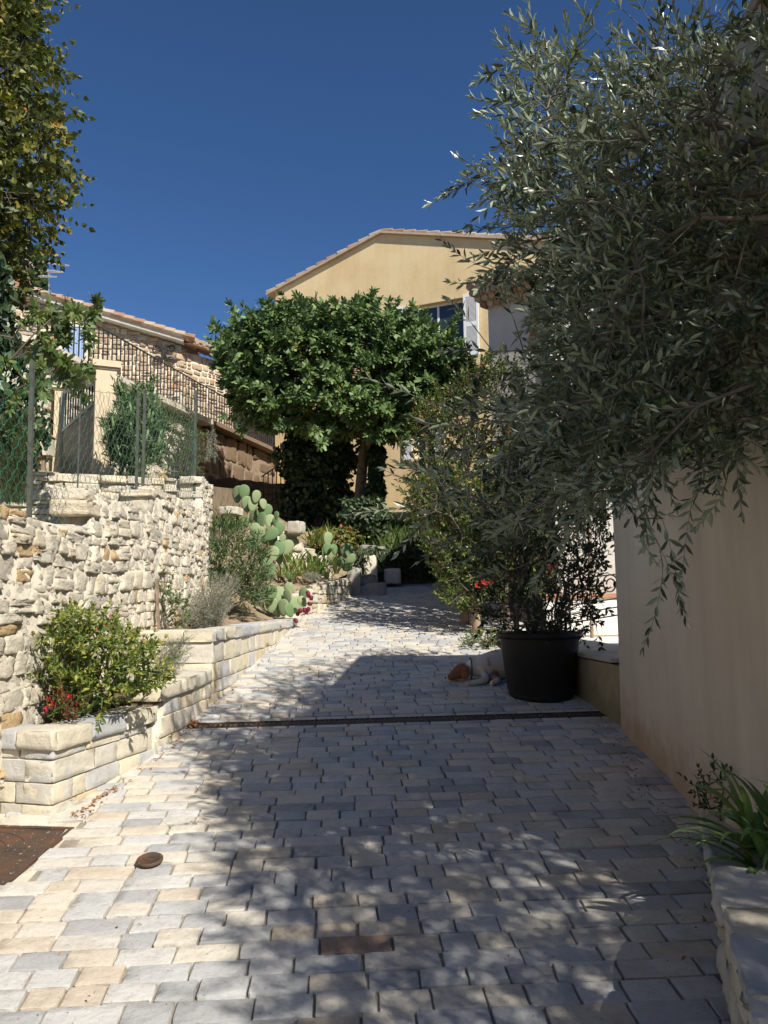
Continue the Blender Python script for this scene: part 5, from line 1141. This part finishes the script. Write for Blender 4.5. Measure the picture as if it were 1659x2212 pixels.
# ---------------- right side: pot, shrubs, posts
PC = np.array([1.245, 6.52]); pz = gz(6.52)
pt = plant('plant_pot', 'big black plastic plant pot standing on the paving beside the low wall', 'pot', (PC[0], PC[1], pz))
def onslope(mb):
    for V in mb.V: V[:, 2] += (V[:, 1]-PC[1])*SLOPE*np.clip(1-(V[:, 2]-pz)/.1, 0, 1)
    return mb
mb = MB(); mb.lathe([(0, .004), (.255, .004), (.262, .03), (.262, .05), (.268, .055), (.315, .45), (.318, .47), (.305, .47), (.296, .43), (.27, .41), (0, .41)], (PC[0], PC[1], pz), 48); onslope(mb).build('body', MAT['pot'], pt, True)
mb = MB(); mb.lathe([(.318, .455), (.338, .46), (.342, .485), (.338, .505), (.325, .507), (.312, .49), (.306, .468)], (PC[0], PC[1], pz), 48); mb.build('rim', MAT['pot'], pt, True)
mb = MB(); mb.lathe([(0, .435), (.15, .44), (.298, .428)], (PC[0], PC[1], pz), 24); mb.build('soil', MAT['soil'], pt, True)
root = np.array([PC[0], PC[1], pz+.42])
t = plant('potted_shrub', 'dark leaved many stemmed shrub growing in the black pot', 'shrub', tuple(root))
tg = np.concatenate([vol(700, [(1050, 1010), (1180, 960), (1300, 1010), (1310, 1200), (1290, 1330), (1250, 1370), (1100, 1370), (1040, 1320), (1030, 1200)], 6.2, 6.9), np.array([PY(u, v, 6.4) for u, v in [(1320, 1270), (1305, 1310), (1285, 1340), (1030, 1270), (1045, 1330), (1060, 1350), (1290, 1365)]])])
S0, S1, TT, DD = [], [], [], []
mb = MB(); stems = [root+np.array([rng.uniform(-.2, .2), rng.uniform(-.18, .18), 0]) for _ in range(12)]
asg = np.array([np.argmin([abs(q[0]-s_[0]*1.0)+rng.random()*.25 for s_ in stems]) for q in tg])
for i, s_ in enumerate(stems):
    q = tg[asg == i]
    if len(q) < 3: continue
    a, b, r0, r1, tp, di = grow(s_, q, step=.1, tipr=.0022, rootr=.013, trunk=[s_+np.array([0, 0, .25]), s_+(q.mean(0)-s_)*.4]); mb.segs(a, b, r0, r1, 5); TT.append(tp); DD.append(di)
fl, p0, p1 = foliage_obj('leaves', T_OVAL, MAT['potl'], t, np.concatenate(TT), unit(np.concatenate(DD)+np.array([0, 0, .3])), .13, 4, .062, 55, .3)
finish_tree(t, mb, p0, p1, MAT['bark'], .0014, 'stems')
sp_ = MB(); n = 60
for i in range(0): pass
# photinia hedge
HR = np.array([1.55, 10.6, 1.25])
def hedge(label, root, poly, y0, y1, k, size, tint=None):
    t = plant('photinia', label, 'shrub', tuple(root)); tg = vol(k, poly, y0, y1); tg = tg[~((tg[:, 0] > 2.0) & (tg[:, 1] > 9.8))]
    mb, tips, dirs = skeleton('stems', t, None, root, tg, trunk=[np.array(root)+np.array([0, 0, .5])], step=.15, tipr=.003, rootr=.04); dirs = unit(dirs+np.array([-.15, -.1, .5]))
    fl, p0, p1 = foliage_obj('leaves', T_OVAL, MAT['photinia'], t, tips, dirs, .17, 5, size, 52, .25, tintf=tint)
    finish_tree(t, mb, p0, p1, MAT['bark'], .002, 'stems'); return t
hedge('tall photinia with reddish tips between the grey house and the lane', HR, [(905, 880), (960, 840), (1040, 770), (1110, 790), (1200, 860), (1250, 1000), (1220, 1150), (1010, 1200), (960, 1150), (900, 1060), (870, 980)], 10.0, 11.6, 950, .085, lambda P: np.clip(rng.uniform(0, .86, len(P))+(P[:, 2] > 3.6)*.10*rng.random(len(P))+(rng.random(len(P)) < .05)*.3, 0, 1))
hedge('lower green photinia hedge overhanging the right side of the lane', HR+np.array([-.1, -1.0, -.1]), [(880, 1060), (960, 1020), (1080, 1050), (1180, 1100), (1180, 1280), (1080, 1290), (1000, 1330), (960, 1290), (930, 1200), (900, 1130)], 9.3, 10.4, 900, .08, lambda P: rng.uniform(0, .9, len(P)))
for u, v0, v1, lab in ((1030, 1368, 1290, 'weathered wooden post at the foot of the hedge'), (1004, 1348, 1305, 'paler short wooden post half hidden by the hedge')):
    g_ = G(u, v0); z_ = PY(u, v1, g_[1])[2]; mb = MB(); mb.lathe([(.055, -.05), (.06, .1), (.056, z_-g_[2]-.01), (.045, z_-g_[2]), (0, z_-g_[2])], tuple(g_), 12)
    for V in mb.V: V[:, 0] += .004*np.sin(V[:, 2]*40+V[:, 1]*60)
    tag(mb.build('wooden_post', MAT['wood'], None, True), lab, 'post')
q = G(1050, 1402); t, tips, dirs = bush('creeping_plant', 'low creeping green plant between the post and the black pot', 'plant', q+np.array([0, .2, 0]), [(1000, 1390), (1020, 1372), (1060, 1362), (1092, 1372), (1090, 1398), (1030, 1402)], 8.5, 9.0, 110, T_OVAL, 'green', MAT['bark'], .07, 4, .04, 60)
t, tips, dirs = bush('geranium', 'geranium with bright red flowers below the photinia', 'flower', PY(1050, 1300, 9.6), [(1030, 1285), (1040, 1262), (1070, 1262), (1075, 1290)], 9.3, 9.5, 40, T_OVAL, 'green', MAT['bark'], .06, 3, .05, 60)
for u, v in [(1036, 1262), (1044, 1258), (1052, 1262), (1040, 1268), (1030, 1265), (1060, 1256), (1190, 1225), (1186, 1235)]: inst('blossom', BR, PY(u, v, 9.0 if u < 1100 else 7.5), t, rot=(1.2, rng.normal(0, .4), 0), scale=(.08,)*3)
um = thing('garden_parasol', 'folded orange and terracotta parasol glimpsed between the olive leaves', 'parasol', (2.3, 9.3, 1.1))
a = PY(1262, 742, 9.3); b = PY(1258, 862, 9.3); mb = MB(); mb.tube([a, a*.85+b*.15, a*.5+b*.5, b], [.03, .10, .13, .08], 10); mb.build('canopy', MAT['orange'], um); mb = MB(); mb.tube([(b[0], b[1], 1.1), a+np.array([0, 0, .12])], .022, 8); mb.build('pole', MAT['wood'], um)

# near planter plants, lower right
t = plant('lily_clump', 'fresh green arching strap leaves on the flagstone planter at the right edge', 'plant', (1.68, 3.35, .57)); mb = MB()
for x, y, k in ((1.34, 3.02, 14), (1.38, 2.86, 16), (1.28, 2.80, 10), (1.42, 2.7, 12)): straps(mb, (x, y, .63), int(k*1.8), .38, .036, .95, 1.1, zero=.04, seg=9)
mb.build('leaves', MAT['straplily'], t)
q = PY(1535, 1740, 3.62); bush('seedling', 'small dark broad leaved seedling in the corner of house wall and planter', 'plant', (1.50, 3.72, .5), [(1500, 1700), (1520, 1665), (1570, 1660), (1590, 1700), (1560, 1750), (1520, 1760)], 3.55, 3.8, 26, T_OVAL, 'ivy', MAT['bark'], .05, 3, .035, 60)
# weeds and litter
t, tips, dirs = bush('weed', 'small green weed at the joint of planter wall and paving', 'plant', G(350, 1608), [(338, 1605), (342, 1592), (362, 1592), (366, 1604)], 5.3, 5.42, 14, T_OVAL, 'green', MAT['bark'], .03, 3, .03, 60)
def litter(name, label, pts, size=.035):
    mb = MB(); P = np.array(pts); n = len(P); d = rdir(n); d[:, 2] *= .25; nn = rng.normal(0, .35, (n, 3)); nn[:, 2] = 1; leafcloud(mb, T_OVAL, P+np.array([0, 0, .006])+np.abs(rng.normal(0, .004, (n, 1)))*np.array([0, 0, 1]), d, nn, size*rng.uniform(.5, 1.2, n), rng.uniform(0, 1, n)); o = mb.build(name, MAT['deadleaf']); tag(o, label, 'litter', kind='stuff')
def gp2(u, v, s=6): u += rng.normal(0, s); v += rng.normal(0, s*.5); return G(u, v)
litter('fallen_leaves', 'orange dead leaves heaped at the left end of the drain', [gp2(412, 1566, 8) for _ in range(70)], .04)
pts = []
for f in rng.random(170): y = 4.1+(1-f)*6*rng.random(); pts.append((itp(XL, y)+.12+abs(rng.normal(0, .035)), y, gz(y)))
litter('fallen_leaves', 'scattered dry leaf scraps along the foot of the planter walls', pts, .03)
pts = [(itp(XR, y)-.14-abs(rng.normal(0, .05)), y, gz(y)) for y in rng.uniform(3.0, 5.8, 150)]
litter('fallen_leaves', 'dark crumbs of leaf litter along the foot of the beige house', pts, .022)
litter('fallen_leaves', 'few stray leaves lying on the paving', [(rng.uniform(-1.2, 1.2), y, gz(y)+.004) for y in rng.uniform(2.6, 11, 60)], .022)
litter('fallen_leaves', 'brown dead leaves among the lily clump on the flagstones', [(rng.uniform(1.2, 1.5), rng.uniform(2.6, 3.1), .675) for _ in range(50)], .035)
litter('fallen_leaves', 'dead leaves on the soil of the nearest planter', [(rng.uniform(-2.05, -1.75), rng.uniform(4.3, 4.8), .835) for _ in range(60)], .03)

pts = [(rng.uniform(-1.6, 1.6), y, gz(y)-.004) for y in 2.3+7*rng.random(1500)**1.6]
litter('joint_grit', 'fine grit and leaf crumbs lying in the paving joints', pts, .008)

# ================================================================ DOG lying in the shade behind the pot
DG = G(1052, 1478); dz0 = DG[2]
dog = plant('dog', 'tan and white spaniel lying on its side in the shade behind the black pot', 'dog', (DG[0], DG[1], dz0))
def skin(name, verts, edges, radii, mat, parent, sub=2, flat=1.0):
    me = bpy.data.meshes.new(name); me.from_pydata([tuple(v) for v in verts], edges, []); o = bpy.data.objects.new(name, me); COL.objects.link(o)
    m = o.modifiers.new('skin', 'SKIN'); m.use_smooth_shade = True
    for i, r in enumerate(radii): me.skin_vertices[0].data[i].radius = (r, r*flat)
    me.skin_vertices[0].data[0].use_root = True
    s_ = o.modifiers.new('sub', 'SUBSURF'); s_.levels = sub; s_.render_levels = sub
    dg = bpy.context.evaluated_depsgraph_get(); m2 = bpy.data.meshes.new_from_object(o.evaluated_get(dg)); bpy.data.objects.remove(o)
    m2.name = name; m2.materials.clear(); return link(name, m2, mat, parent, True)
def dp(x, y, z): return (DG[0]+x, DG[1]+y, dz0+SLOPE*y+z)
#       rump right (behind pot) ... head left
V = [dp(.46, .28, .11), dp(.30, .25, .13), dp(.14, .22, .145), dp(.0, .19, .14), dp(-.09, .17, .115), dp(-.15, .155, .095),
     dp(.0, .08, .06), dp(-.02, -.02, .038), dp(-.11, -.07, .030), dp(-.20, -.08, .024),
     dp(.04, .09, .05), dp(.09, -.02, .034), dp(.02, -.12, .026),
     dp(.42, .12, .09), dp(.30, .0, .055), dp(.36, -.11, .03), dp(.58, .33, .06), dp(.70, .38, .03)]
E_ = [(0, 1), (1, 2), (2, 3), (3, 4), (4, 5), (3, 6), (6, 7), (7, 8), (8, 9), (3, 10), (10, 11), (11, 12), (0, 13), (13, 14), (14, 15), (0, 16), (16, 17)]
Rr = [.115, .13, .14, .13, .085, .07, .05, .030, .024, .027, .045, .030, .026, .075, .038, .026, .027, .013]
skin('body', V, E_, Rr, MAT['dog'], dog)
skin('head', [dp(-.15, .155, .09), dp(-.205, .145, .088), dp(-.255, .125, .062), dp(-.30, .105, .042), dp(-.325, .095, .034)], [(0, 1), (1, 2), (2, 3), (3, 4)], [.070, .078, .052, .034, .026], MAT['dogbrown'], dog)
skin('ear', [dp(-.175, .085, .135), dp(-.18, .05, .105), dp(-.18, .04, .065), dp(-.175, .045, .035)], [(0, 1), (1, 2), (2, 3)], [.022, .036, .040, .026], MAT['dogbrown'], dog, flat=.45)
skin('ear', [dp(-.17, .22, .13), dp(-.19, .26, .09), dp(-.19, .27, .05)], [(0, 1), (1, 2)], [.02, .034, .026], MAT['dogbrown'], dog, flat=.4)
skin('nose', [dp(-.345, .088, .040), dp(-.352, .085, .038)], [(0, 1)], [.015, .012], MAT['black'], dog)
skin('eye', [dp(-.245, .078, .086), dp(-.248, .076, .086)], [(0, 1)], [.007, .006], MAT['black'], dog)
mb = MB(); P = [np.array(dp(-.118, .163+.090*math.cos(t), .105+.090*math.sin(t))) for t in np.linspace(0, 6.283, 24)]; mb.tube(P, .006, 6); mb.build('collar', MAT['black'], dog)
